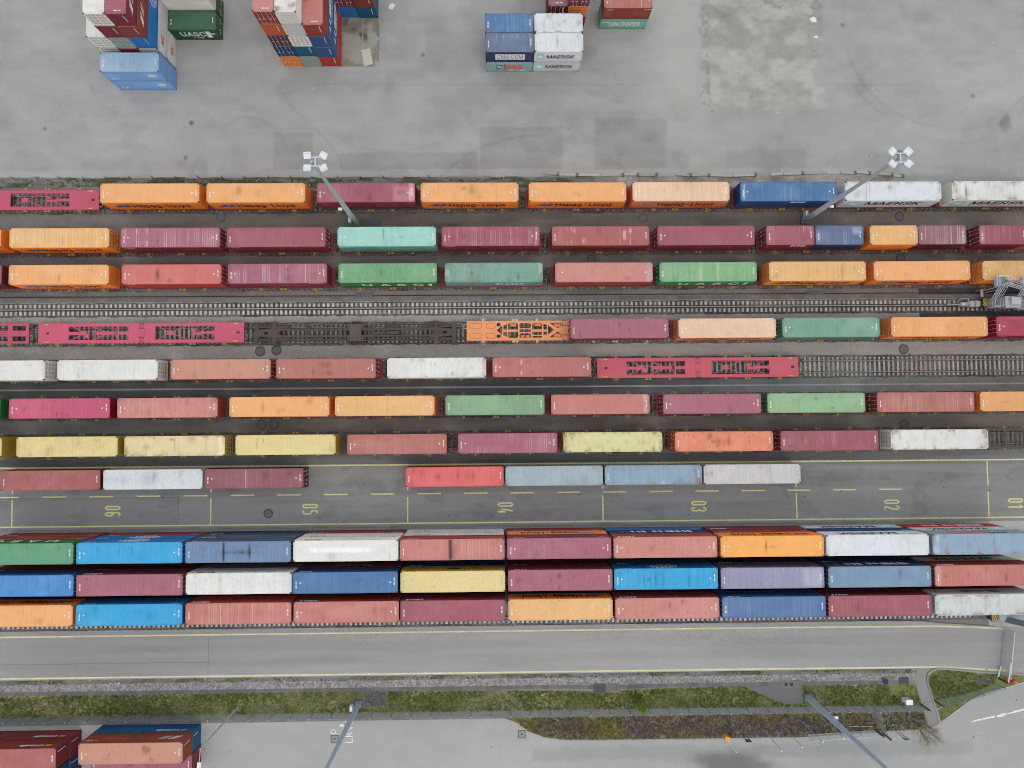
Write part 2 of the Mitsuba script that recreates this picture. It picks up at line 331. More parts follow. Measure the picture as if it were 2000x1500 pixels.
def ballast_bed(y0, y1, h=.07, x0=XL, x1=XR, seed=1, y_at=None):
    xs = np.arange(x0, x1 + .1, .5); w = y1 - y0
    prof = [(0, 0), (.12, .6), (.25, 1), (w / 2, .9), (w - .25, 1), (w - .12, .6), (w, 0)]
    V = []
    for i, (u, k) in enumerate(prof):
        P = np.stack([xs * 1.7, np.full_like(xs, i * 3.1 + seed), xs * 0], 1)
        j = (meshkit.fbm(P, 3, seed) - .5) * (.34 if i in (0, 1, 5, 6) else .05)
        V.append(np.stack([xs, y0 + u + j, -.02 + (h + .02) * k + (0 if i in (0, 6) else .5) * .03 * (meshkit.noise(P, 9) - .5)], 1))
    V = np.array(V); m, k = V.shape[:2]; F = []
    for a in range(m - 1):
        i = np.arange(k - 1); F.append(np.stack([a * k + i, a * k + i + 1, (a + 1) * k + i + 1, (a + 1) * k + i], 1))
    return mikit.ply((V.reshape(-1, 3), np.vstack(F)), 'ballast_material')
TRACK_Y = [28.26, 22.68, 18.12, 11.1, 6.42, 1.63, -3.05]
for i, y in enumerate(TRACK_Y):
    structure('ballast_bed', ballast_bed(y - 1.52, y + 1.52, .07, seed=i * 3 + 1))
structure('ballast_bed', ballast_bed(13.35, 15.2, .07, seed=40))
structure('ballast_bed', ballast_bed(-26.32, -24.5, .07, XL, 62.6, seed=43))

GREY = lin((150, 150, 148)) * .8
STEEL = np.array([.10, .085, .075]); RAILTOP = np.array([.42, .41, .40])
CONC = np.array([.36, .355, .345])

# ------------------------------------------------------------------ tracks: sleepers one by one, two rails each
def sleeper_mesh(L, w, ztop, col, notch=True):
    m = MB(); t = .02
    v = []
    for z, k in ((ztop - .16, 0), (ztop - t, 0), (ztop, t)):
        v += [[-w / 2 + k, -L / 2 + k, z], [w / 2 - k, -L / 2 + k, z], [w / 2 - k, L / 2 - k, z], [-w / 2 + k, L / 2 - k, z]]
    f = [[a * 4 + i, a * 4 + (i + 1) % 4, a * 4 + 4 + (i + 1) % 4, a * 4 + 4 + i] for a in (0, 1) for i in range(4)] + [[8, 9, 10, 11]]
    m.raw(v, f, col)
    if L > 2:
        for s in (-1, 1):
            m.box(-.07, .07, s * .753 - .17, s * .753 + .17, ztop, ztop + .012, STEEL * 1.3)
    return m
SL = [sleeper_mesh(2.42, .25, .11, CONC * k).shape('matte') for k in (.85, 1.0, 1.1)]
SLC = [sleeper_mesh(1.42, .31, .12, CONC * k).shape('matte') for k in (.95, 1.15, 1.3, 1.42)]
def rail_mesh(x0, x1, y, z0, head=.072, hgt=.16):
    m = MB()
    m.box(x0, x1, y - .07, y + .07, z0, z0 + .025, STEEL)
    m.box(x0, x1, y - .012, y + .012, z0 + .025, z0 + hgt - .04, STEEL)
    m.box(x0, x1, y - head / 2, y + head / 2, z0 + hgt - .04, z0 + hgt, STEEL)
    m.box(x0, x1, y - head / 2 + .012, y + head / 2 - .012, z0 + hgt, z0 + hgt + .002, RAILTOP)
    return m
TNAME = ['uppermost train of containers', 'second train from top', 'third train from top', 'train with the empty red, brown and orange wagons',
         'train ending in an empty red wagon', 'train just below the white-lined road', 'train just above the yellow-lined lane']
for i, y in enumerate(TRACK_Y):
    lab = f'railway track on dark ballast under the {TNAME[i]}'
    if i == 4: lab = 'railway track with bare pale sleepers beyond the empty red wagon'
    k = thing('railway_track', lab, 'railway track', 'parallel tracks of the container terminal')
    for s in (-1, 1): put(part(k, 'rail'), rail_mesh(XL, XR, y + s * .753, .122).shape('paint'))
    xs = np.arange(-66.3, 72, .607) + .1 * i
    if i in (3, 4):
        for x in xs: put(part(k, 'sleeper'), SL[rng.integers(3)], place(x + rng.normal(0, .008), y + rng.normal(0, .015), rng.normal(0, .004), rng.normal(0, .5)))
    else:
        m = MB()
        for x in xs:
            a = sleeper_mesh(2.42, .25, .11, CONC * rng.uniform(.5, .75)); v = a.v[0] + [x, y, 0]; m.raw(v, a.f[0], a.c[0])
        kk = put(part(k, 'sleeper'), m.shape('matte')); labels[kk] = {'kind': 'stuff'}
for y, x1, lab in ((14.33, XR, 'crane rail on short pale sleepers in the middle of the yard'), (-25.28, 62.5, 'crane rail on short sleepers along the edge of the stack block')):
    k = thing('crane_track', lab, 'crane track')
    put(part(k, 'base_plate'), MB().box(XL, x1 + 12, y - .21, y + .21, .122, .14, STEEL * .75).shape('matte'))  # rail foot, widened and darkened to take in the shade beside it
    put(part(k, 'rail'), rail_mesh(XL, x1 + 12, y, .141, .11, .17).shape('paint'))
    for x in np.arange(-66.2, min(x1, 72) - (2.2 if y < 0 else 0), .6045):
        sh = rng.integers(4) if x > -35 else rng.integers(0, 3)
        put(part(k, 'sleeper'), SLC[sh], place(x + rng.normal(0, .012), y - .02 + rng.normal(0, .012), 0, rng.normal(0, .6)))
k = thing('cable_duct', 'long grey cable duct with concrete lids beside the crane rail', 'cable duct')
m = MB(); m.box(XL, XR, 15.32, 15.80, -.02, .05, GREY * .62); put(part(k, 'channel'), m.shape('matte'))
m = MB(); m.box(XL, XR, 15.93, 16.02, -.02, .10, lin((95, 62, 60)) * .7); put(part(k, 'cable_guide'), m.shape('matte'))
LIDS = [MB().box(-.74, .74, 15.35, 15.77, .05, .072, GREY * q).shape('matte') for q in (.62, .70, .76)]
for x in np.arange(-66, 72, 1.5): put(part(k, 'lid'), LIDS[int(rng.integers(3))], place(x, 0, 0))
for x in (-17.5, 41.2):
    kb = thing('duct_box', 'flat concrete cable pit beside the duct, ' + ('near the light green container' if x < 0 else 'near the orange containers on the right'), 'cable pit')
    m = MB(); m.box(x - 1.15, x + 1.15, 15.8, 16.32, -.02, .09, GREY * .6); put(part(kb, 'frame'), m.shape('matte'))
    for q in (-1, 0, 1):
        m = MB(); m.box(x + q * .74 - .35, x + q * .74 + .35, 15.84, 16.28, .09, .105, GREY * (.55 + .05 * q)); put(part(kb, 'lid'), m.shape('matte'))

# ------------------------------------------------------------------ painted lines and numbers
YEL = np.array([.60, .56, .29]); WHT = np.array([.62, .62, .61])
def line_mesh(x0, x1, y0, y1, col, z=.003, seg=.35):
    """a painted line, worn: colour and edges vary along it"""
    L = max(x1 - x0, y1 - y0); n = max(int(L / seg), 1); alongx = (x1 - x0) > (y1 - y0)
    t = np.linspace(0, 1, n + 1); V, C = [], []
    for a in t:
        P = np.array([[a * L * .7 + x0, y0, 0.]]); w = meshkit.fbm(P, 3, 5)[0]; j = (meshkit.fbm(P * 4, 2, 8)[0] - .5) * .015
        col_a = col * (.86 + .3 * w)
        if alongx: V += [[x0 + a * L, y0 + j, z], [x0 + a * L, y1 + j, z]]
        else: V += [[x1 + j, y0 + a * L, z], [x0 + j, y0 + a * L, z]]
        C += [col_a, col_a]
    F = [[2 * i, 2 * i + 2, 2 * i + 3, 2 * i + 1] for i in range(n)]
    m = MB(); m.raw(V, F, np.array(C)); return m
def poly_line(pts, w, col, z=.003, step=.5, rough=0.0):
    ls = LineString(pts); n = int(ls.length / step); P = np.array([ls.interpolate(i / n, normalized=True).coords[0] for i in range(n + 1)])
    d = np.gradient(P, axis=0); d /= np.linalg.norm(d, axis=1, keepdims=True); nn = np.stack([-d[:, 1], d[:, 0]], 1)
    w_ = meshkit.fbm(np.column_stack([P * .6, P[:, 0] * 0]), 3, 6)
    w = w * (1 - rough + 2 * rough * meshkit.fbm(np.column_stack([P * 2.5, P[:, 0] * 0]), 3, 16))[:, None]
    V = np.stack([np.column_stack([P - nn * w / 2, np.full(n + 1, z)]), np.column_stack([P + nn * w / 2, np.full(n + 1, z)])], 1).reshape(-1, 3)
    C = np.repeat(col * (.75 + .45 * w_)[:, None], 2, 0)
    m = MB(); m.raw(V, [[2 * i, 2 * i + 2, 2 * i + 3, 2 * i + 1] for i in range(n)], C); return m
k = thing('lane_marking', 'yellow lines, dashes and bay dividers painted on the dark lane', 'road marking')
put(part(k, 'edge_line'), line_mesh(XL, XR, -5.94, -5.76, YEL, .002).shape('matte'))
put(part(k, 'edge_line'), line_mesh(XL, XR, -13.38, -13.21, YEL, .002).shape('matte'))
for j in range(-7, 14):
    x = -28.5 + 5.93 * j if j < 0 else -28.5 + 5.955 * j
    put(part(k, 'dash'), line_mesh(x, x + 3.0, -9.63, -9.47, YEL, .002).shape('matte'))
for j in range(6):
    x = -61.93 + 25.02 * j
    put(part(k, 'divider'), line_mesh(x - .08, x + .08, -13.2, -9.95, YEL, .002).shape('matte'))
    put(part(k, 'divider'), line_mesh(x - .08, x + .08, -9.15, -5.95 if j == 5 else -8.3, YEL, .002).shape('matte'))
# numbers: condensed stencil digits 1.95 m tall and 0.5 m wide, drawn as strokes
def stroke(pts, w=.19): return LineString(pts).buffer(w / 2, cap_style=2, join_style=1)
W_, H_ = .50, 1.95
def stad(x0, x1, y0, y1):
    return Polygon([(x0 + .15, y0), (x1 - .15, y0), (x1, y0 + .22), (x1, y1 - .22), (x1 - .15, y1), (x0 + .15, y1), (x0, y1 - .22), (x0, y0 + .22)]).exterior.buffer(.095)
DIG = {'0': stad(.06, .44, .06, 1.89),
       '1': unary_union([stroke([(.32, 0), (.32, 1.95)]), stroke([(.34, 1.88), (.08, 1.55)])]),
       '2': unary_union([stroke([(.06, 1.5), (.06, 1.72), (.2, 1.88), (.3, 1.88), (.44, 1.72), (.44, 1.35), (.08, .1)]), stroke([(.02, .07), (.48, .07)])]),
       '3': unary_union([stroke([(.06, 1.5), (.06, 1.75), (.18, 1.88), (.32, 1.88), (.44, 1.75), (.44, 1.15), (.32, 1.0), (.2, 1.0)]), stroke([(.32, 1.0), (.44, .85), (.44, .2), (.32, .07), (.18, .07), (.06, .2), (.06, .45)])]),
       '4': unary_union([stroke([(.3, 1.95), (.06, .55)]), stroke([(0, .55), (.5, .55)]), stroke([(.38, 1.0), (.38, 0)])]),
       '5': unary_union([stroke([(.46, 1.88), (.08, 1.88), (.08, 1.1), (.3, 1.15), (.44, 1.0), (.44, .2), (.3, .07), (.16, .07), (.04, .22)])]),
       '6': unary_union([stad(.06, .44, .06, 1.05), stroke([(.06, .8), (.06, 1.7), (.18, 1.88), (.34, 1.88), (.44, 1.72)])])}
for txt, x, y in (('06', -49.28, -11.38), ('05', -24.3, -11.38), ('04', .62, -11.42), ('03', 25.5, -11.48), ('02', 50.54, -11.54), ('01', 66.7, -11.52)):
    kk = thing('bay_number', f'yellow {txt} painted on the lane, {ORD[6 - int(txt)]} number from left', 'painted number', 'bay numbers on the lane')
    for i, ch in enumerate(txt):
        g = affinity.translate(DIG[ch], i * .78 - .64, -H_ / 2); g = affinity.rotate(g, -90, origin=(0, 0)); g = affinity.translate(g, x, y)
        if ch == '0' and txt in ('05', '04'): pass
        put(part(kk, 'digit'), MB().prism(g, .002, .006, YEL * 1.02).shape('matte'))
k = thing('road_marking', 'worn white line along the dark access road', 'road marking')
put(part(k, 'line'), line_mesh(XL, XR, 3.95, 4.15, WHT * .55, .002).shape('matte'))
k = thing('road_marking', 'pair of pale yellow edge lines along the wide grey road', 'road marking')
put(part(k, 'edge_line'), poly_line([(XL, -27.05), (34, -27.0), (47.3, -27.05), (55.6, -27.07), (60.5, -27.25), (64.9, -27.52)], .18, YEL * [1.08, 1.08, 1.2], .005).shape('matte'))
put(part(k, 'edge_line'), poly_line([(XL, -32.16), (34, -32.18), (47, -32.22), (55, -32.22), (57, -32.26), (60.3, -32.5), (64.6, -32.8)], .18, YEL * [1.08, 1.08, 1.2], .005).shape('matte'))
k = thing('road_marking', 'broken white line of spilled paint at the road junction', 'road marking')
for a, b, w in (((59.9, -39.14), (61.3, -38.86), .14), ((61.4, -38.84), (62.95, -38.55), .25), ((63.24, -38.54), (64.41, -38.25), .36), ((64.56, -38.22), (67.5, -37.55), .16)):
    put(part(k, 'dash'), poly_line([a, b], w, WHT * 1.15, .005, .12, .9).shape('matte'))
def flat_text(txt, h, x, y, rot, col, key, z=.004):
    t = meshkit.text_mesh(txt, h, .003); b = t.bounds; t.apply_translation([-(b[0, 0] + b[1, 0]) / 2, -(b[0, 1] + b[1, 1]) / 2, 0])
    a = math.radians(rot); M = np.array([[math.cos(a), -math.sin(a), 0, x], [math.sin(a), math.cos(a), 0, y], [0, 0, 1, z], [0, 0, 0, 1]])
    put(key, MB().mesh(t, col, M).shape('matte'))
k = thing('parking_marking', 'white letters P LKW painted on the pale pavement by the lamp pole', 'painted letters')
flat_text('P', .95, -21.1, -39.25, 90, WHT, part(k, 'letter')); flat_text('LKW', .95, -19.3, -39.28, 90, WHT, part(k, 'letters'))

# ------------------------------------------------------------------ kerbs, gutters, manholes
KERB = np.array([.30, .30, .295])
def kerb_run(pts, w, h, seg, col, key, z0=-.03):
    ls = LineString(pts); n = max(1, int(round(ls.length / seg)))
    for i in range(n):
        a, b = ls.interpolate(i / n, normalized=True), ls.interpolate((i + 1) / n - .012 / ls.length, True)
        m = LineString([a, b]).buffer(w / 2, cap_style=2)
        put(part(key, 'kerbstone'), MB().prism(m, z0, h, col * rng.uniform(.85, 1.12)).shape('matte'))
k = thing('kerb', 'straight concrete kerb between the lane and the container stacks', 'kerb'); kerb_run([(-68, -13.62), (58, -13.62)], .16, .10, 2.0, KERB * .75, k)
k = thing('kerb', 'concrete kerb between the crane rail gravel and the wide road', 'kerb'); kerb_run([(-68, -26.38), (50, -26.36), (54, -26.46), (57.3, -26.8), (63.4, -27.22)], .13, .08, 2.0, KERB, k)
k = thing('kerb', 'curved concrete kerb round the grass corner by the path', 'kerb')
kerb_run([(66.9, -33.3), (62, -33.0), (58.7, -32.66), (56.6, -32.42), (55.45, -32.42), (54.62, -32.85), (54.3, -33.5), (54.55, -34.77), (55.13, -36.55), (55.86, -39.2)], .2, .11, .9, KERB * .95, k)
k = thing('kerb', 'pale kerb bending along the junction below the grass corner', 'kerb'); kerb_run(curve[:8], .16, .07, .9, KERB * 1.25, k)
k = thing('kerb', 'low kerb along the lower edge of the planting bed', 'kerb'); kerb_run(bed_curve[4:], .12, .06, 1.0, KERB * .95, k)
k = thing('gutter', 'flat concrete gutter between the gravel strip and the grass', 'gutter')
for i, x in enumerate(np.arange(-68, 51, 1.0)):
    yy = -34.06 + .03 * math.sin(x * .3) - .12 * math.exp(-((x - 13) / 4) ** 2)
    put(part(k, 'slab'), MB().box(x, x + .97, yy - .27, yy + .2, -.03, .012 + rng.uniform(0, .01), GREY * rng.uniform(.50, .66)).shape('matte'))
for x, y, w, h, lab in ((12.4, -34.35, 1.6, 1.25, 'dark grated drain pit on the gutter by the grass strip'), (14.1, -34.2, 1.5, 1.0, 'pale concrete lid beside the grated drain pit'),
                        (37.0, -34.15, 2.4, .95, 'long concrete pit with two square grates by the grass'), (49.3, -33.9, 1.6, 1.1, 'concrete lid with a tilted blue plate near the path'),
                        (51.35, -33.9, 1.3, .9, 'dark slatted drain cover beside the path'), (61.55, -34.0, 1.75, 1.0, 'concrete pit with a square lid on the grass corner'),
                        (-16.05, -35.25, 3.0, 2.0, 'rough gravel-filled pad beside the lamp pole in the grass')):
    kk = thing('drain_pit' if 'pad' not in lab else 'gravel_pad', lab, 'drain pit' if 'pad' not in lab else 'pad')
    q = .42 if 'dark' in lab else .7
    put(part(kk, 'frame'), MB().box(x - w / 2, x + w / 2, y - h / 2, y + h / 2, -.03, .035, GREY * q).shape('matte'))
    if 'two square' in lab:
        for xx in (-.78, -.1): put(part(kk, 'grate'), MB().box(x + xx - .2, x + xx + .2, y - .2, y + .2, .035, .045, GREY * .22).shape('matte'))
    elif 'tilted' in lab:
        m = MB(); m.raw([[x - .75, y + .4, .05], [x - .2, y + .35, .5], [x - .2, y - .3, .5], [x - .7, y - .25, .05]], [[0, 1, 2, 3]], lin((60, 80, 110)) * .6); put(part(kk, 'plate'), m.shape())
    elif 'gravel' in lab:
        m = MB()
        for _ in range(900):
            a, b, s = x + rng.uniform(-w / 2 + .1, w / 2 - .1), y + rng.uniform(-h / 2 + .1, h / 2 - .1), rng.uniform(.04, .10)
            m.bar([a, b, .02], [a + rng.normal(0, .03), b + rng.normal(0, .03), .05 + s], s, GREY * rng.uniform(.25, .9), s * .5, 5)
        kz = put(part(kk, 'gravel'), m.shape('matte')); labels[kz] = {'kind': 'stuff'}
    else:
        put(part(kk, 'lid'), MB().box(x - w * .4, x + w * .08, y - h * .36, y + h * .36, .035, .05, GREY * q * .85).shape('matte'))
        put(part(kk, 'lid'), MB().box(x + w * .12, x + w * .4, y - h * .36, y + h * .36, .035, .05, GREY * q * .78).shape('matte'))
k = thing('foundation_pad', 'grey concrete pad beside the foot of the left floodlight mast', 'pad'); put(part(k, 'slab'), MB().box(-17.75, -15.3, 24.85, 26.05, -.03, .03, GREY * .48).shape('matte'))
k = thing('drain_pit', 'wide concrete slab round the foot of the right lamp pole', 'pad')
put(part(k, 'slab'), MB().prism(Polygon([(30.6, -34.3), (38.2, -33.9), (38.3, -36.6), (36, -36.6), (33.9, -35.7)]), -.03, .012, GREY * .62).shape('matte'))

def disc(x, y, r, z0, z1, col, n=20):
    t = np.arange(n) * 2 * np.pi / n; return MB().prism(Polygon(np.stack([x + r * np.cos(t), y + r * np.sin(t)], 1)), z0, z1, col)
for x, y, r, q, lab in ((-39.94, 38.78, .28, .5, 'small dark cover alone on the upper left yard'), (-35.97, 26.35, .62, .62, 'grey round cover under the two leftmost orange containers'),
                        (18.89, 26.03, .62, .6, 'round cover between first and second trains, near the centre'), (12.05, 20.59, .62, .5, 'round cover between second and third trains'),
                        (-28.71, 8.99, .66, .42, 'right cover of the pair below the brown skeleton wagon'), (-30.81, 8.87, .66, .52, 'left cover of the pair below the brown skeleton wagon'),
                        (52.73, 8.62, .66, .42, 'dark round cover above the bare track'), (52.48, -1.12, .62, .4, 'dark round cover between the two lowest trains, on the right'),
                        (-28.97, -.55, .62, .34, 'right cover of the dark pair between the two lowest trains'), (-30.54, -.54, .62, .38, 'left cover of the dark pair between the two lowest trains'),
                        (-29.61, -11.88, .6, .45, 'stained round cover on the lane beside bay number 05'), (53.02, 34.54, .45, .85, 'small round cover on the yard near the right lamp mast'),
                        (52.75, 26.12, .62, .5, 'round cover below the white containers of the first train'), (52.71, 20.55, .62, .42, 'round cover below the short orange container'),
                        (58.8, -35.1, .42, .75, 'pale round cover in the grass corner')):
    kk = thing('manhole_cover', lab, 'manhole cover')
    z = .0 if y > 30 or -14 < y < -5 else .002
    put(part(kk, 'ring'), disc(x, y, r, z - .04, z + .012, GREY * (.35 + q * .4) * .6).shape('matte')); put(part(kk, 'lid'), disc(x, y, r * .80, z + .012, z + .022, GREY * (.42 + q * .45)).shape('matte'))
for x, y, lab in ((-21.07, -40.12, 'square pale manhole cover beside the painted letters'), (2.46, -39.89, 'square pale manhole cover by the tip of the planting bed')):
    kk = thing('manhole_cover', lab, 'manhole cover')
    put(part(kk, 'frame'), MB().box(x - .5, x + .5, y - .5, y + .5, -.04, .012, GREY * .42).shape('matte'))
    put(part(kk, 'lid'), MB().prism(sbox(x - .3, y - .3, x + .3, y + .3).buffer(.1), .012, .022, GREY * 1.0).shape('matte'))
    put(part(kk, 'hole'), disc(x, y, .11, .022, .026, GREY * .15, 8).shape('matte'))

# ------------------------------------------------------------------ shipping containers
KR = 1.0 / 1.28          # photograph brightness of a level sheet in this light -> reflectance
PAL = {  # name: (sun-bleached roof with the sky sheen mixed in, as seen from above, side paint)
 'orange': ((242, 178, 124), (222, 122, 44)), 'amber': ((236, 186, 126), (222, 128, 48)), 'vivid': ((252, 181, 97), (222, 122, 40)), 'peach': ((236, 200, 172), (206, 112, 70)),
 'maroon': ((166, 97, 109), (116, 42, 54)), 'mauve': ((174, 110, 124), (114, 44, 56)), 'plum': ((156, 98, 108), (92, 34, 44)), 'greymaroon': ((152, 108, 116), (84, 40, 46)),
 'salmon': ((200, 130, 122), (140, 56, 46)), 'coral': ((214, 122, 116), (160, 52, 48)), 'red': ((232, 116, 116), (170, 44, 44)), 'rosy': ((206, 140, 134), (138, 60, 52)),
 'brown': ((186, 120, 112), (126, 56, 44)), 'rust': ((178, 108, 108), (112, 46, 38)), 'sand': ((205, 148, 128), (132, 64, 50)), 'pinkred': ((204, 96, 124), (132, 22, 44)), 'crimson': ((186, 80, 100), (132, 22, 48)),
 'tomato': ((232, 142, 116), (176, 84, 58)),
 'mint': ((166, 216, 206), (96, 158, 148)), 'green': ((120, 170, 126), (40, 104, 44)), 'leaf': ((138, 180, 140), (44, 116, 62)), 'sage': ((136, 172, 136), (60, 110, 70)), 'palegreen': ((146, 184, 144), (56, 112, 74)),
 'seagreen': ((128, 168, 150), (72, 120, 104)), 'teal': ((128, 164, 152), (92, 128, 118)), 'jade': ((106, 162, 130), (34, 96, 44)), 'forest': ((72, 114, 88), (24, 78, 46)), 'aqua': ((120, 170, 150), (104, 160, 140)),
 'blue': ((86, 124, 172), (36, 64, 106)), 'slate': ((104, 120, 152), (36, 50, 92)), 'sky': ((68, 170, 222), (30, 96, 160)), 'greyblue': ((116, 142, 178), (62, 76, 96)), 'cobalt': ((86, 126, 174), (30, 54, 98)),
 'azure': ((84, 144, 208), (40, 84, 140)), 'lavender': ((150, 151, 178), (76, 78, 106)), 'steel': ((128, 154, 182), (44, 58, 84)), 'denim': ((92, 124, 172), (48, 76, 122)), 'navy': ((70, 86, 130), (34, 44, 78)),
 'swap': ((160, 190, 218), (112, 154, 204)), 'royal': ((76, 120, 180), (40, 108, 172)), 'darkblue': ((60, 90, 120), (32, 84, 128)), 'tealblue': ((60, 110, 140), (28, 84, 112)),
 'white': ((232, 232, 228), (206, 206, 200)), 'coolwhite': ((222, 228, 234), (200, 206, 208)), 'dustywhite': ((214, 218, 218), (186, 190, 188)), 'lightgrey': ((210, 212, 212), (188, 190, 188)), 'bluegrey': ((172, 188, 204), (130, 146, 160)),
 'paleblue': ((152, 176, 196), (136, 152, 156)), 'ice': ((172, 190, 200), (140, 160, 164)), 'greysteel': ((150, 160, 165), (110, 118, 122)), 'greengrey': ((170, 176, 170), (138, 150, 142)),
 'cma': ((108, 126, 152), (40, 50, 92)), 'pnol': ((150, 176, 180), (128, 156, 160)),
 'yellow': ((230, 210, 152), (158, 136, 40)), 'cream': ((228, 212, 168), (158, 138, 60)), 'lemon': ((220, 218, 164), (164, 158, 74)), 'dark': ((64, 58, 58), (52, 44, 44)),
}
DARKMET = np.array([.055, .052, .05])
_cache = {}
def cached(key, fn):
    if key not in _cache: _cache[key] = fn()
    return _cache[key]
def side_col(pal): return lin(PAL[pal][1]) * 1.06
def frame_shape(L, H, pal, top_tint=0.0):
    c = side_col(pal) * .9; ct = lin(PAL[pal][0], KR) * .8 + c * .1
    m = MB(); a, w = L / 2, 1.219
    for sx in (-1, 1):
        for sy in (-1, 1):
            m.box(min(sx * a, sx * (a - .15)), max(sx * a, sx * (a - .15)), min(sy * w, sy * (w - .15)), max(sy * w, sy * (w - .15)), .118, H - .118, c)
            cc = DARKMET * 1.4
            for z0 in (0, H - .118):
                m.box(min(sx * (a + .003), sx * (a - .178)), max(sx * (a + .003), sx * (a - .178)), min(sy * (w + .003), sy * (w - .165)), max(sy * (w + .003), sy * (w - .165)), z0, z0 + .118, cc if z0 else DARKMET * .8)
    for sy in (-1, 1):
        y0, y1 = sorted((sy * w, sy * (w - .06)))
        m.box(-a + .178, a - .178, y0, y1, .02, .17, c * .8); m.box(-a + .178, a - .178, y0, y1, H - .075, H - .012, ct)
    for sx in (-1, 1):
        x0, x1 = sorted((sx * a, sx * (a - .08)))
        m.box(x0, x1, -w + .165, w - .165, .02, .16, c * .8); m.box(x0, x1, -w + .165, w - .165, H - .11, H - .015, ct)
    m.box(-a + .1, a - .1, -w + .07, w - .07, .10, .13, DARKMET)
    return m.shape()
def flutes(u0, u1, pitch, deep):
    n = max(2, int(round((u1 - u0) / pitch))); p = (u1 - u0) / n; U, D = [], []
    for i in range(n):
        for k, d in ((0, 0), (.28, 0), (.5, 1), (.78, 1)): U.append(u0 + (i + k) * p); D.append(d * deep)
    U.append(u1); D.append(0); return np.array(U), np.array(D)
def side_shape(L, H, pal, seed):
    U, D = flutes(-L / 2 + .15, L / 2 - .15, .278, .036); Z = np.array([.17, .5, H * .5, H - .4, H - .075]); c = side_col(pal)
    V, C = [], []
    for z in Z:
        P = np.stack([U * .35, np.full_like(U, z * .8), np.full_like(U, seed * 7.)], 1); w = meshkit.fbm(P, 3, seed)
        V.append(np.stack([U, -1.214 + D, np.full_like(U, z)], 1))
        C.append(c[None] * (.88 + .24 * w[:, None]) * (1 - .12 * (z < .3)) + .05 * (w[:, None] > .66) * np.array([.5, .48, .45]))
    n = len(U); i = np.arange(n - 1); F = np.vstack([np.stack([k * n + i, k * n + i + 1, (k + 1) * n + i + 1, (k + 1) * n + i], 1) for k in range(len(Z) - 1)])
    m = MB(); m.raw(np.vstack(V), F, np.vstack(C)); return m.shape()
def end_shape(L, H, pal):
    U, D = flutes(-1.07, 1.07, .24, .04); c = side_col(pal); V, C = [], []
    for z in (.16, H * .5, H - .11): V.append(np.stack([L / 2 - .012 - D, U, np.full_like(U, z)], 1)); C.append(np.broadcast_to(c * 1.0, (len(U), 3)) * (1 - .22 * (D[:, None] > 0)))
    n = len(U); i = np.arange(n - 1); F = np.vstack([np.stack([k * n + i, k * n + i + 1, (k + 1) * n + i + 1, (k + 1) * n + i], 1) for k in range(2)])
    m = MB(); m.raw(np.vstack(V), F, np.vstack(C)); return m.shape()
def door_shape(L, H, pal, s):
    m = MB(); c = side_col(pal); x = L / 2 - .03; y0, y1 = sorted((s * .01, s * 1.065))
    m.box(x - .06, x - .02, y0, y1, .16, H - .11, c * .62)
    for i in range(5):                                                  # raised border and rungs round the sunk panels
        z = .16 + (H - .27 - .12) * i / 4; m.box(x - .02, x + .006, y0, y1, z, z + .12, c * 1.05)
    for yy in (y0, y1 - .10, (y0 + y1) / 2 - .05): m.box(x - .018, x + .004, yy, yy + .10, .16, H - .11, c)
    return m.shape()
def rods_shape(L, H, s, dark):
    m = MB(); x = L / 2 - .004; c = np.array([.50, .50, .49]) if not dark else np.array([.22, .21, .2])
    for yy in (.28, .76):
        m.bar([x + .02, s * yy, .1], [x + .02, s * yy, H - .06], .022, c, n=6)
        m.box(x, x + .05, min(s * yy, s * (yy + .22)), max(s * yy, s * (yy + .22)), 1.0, 1.06, c)
    return m.shape()
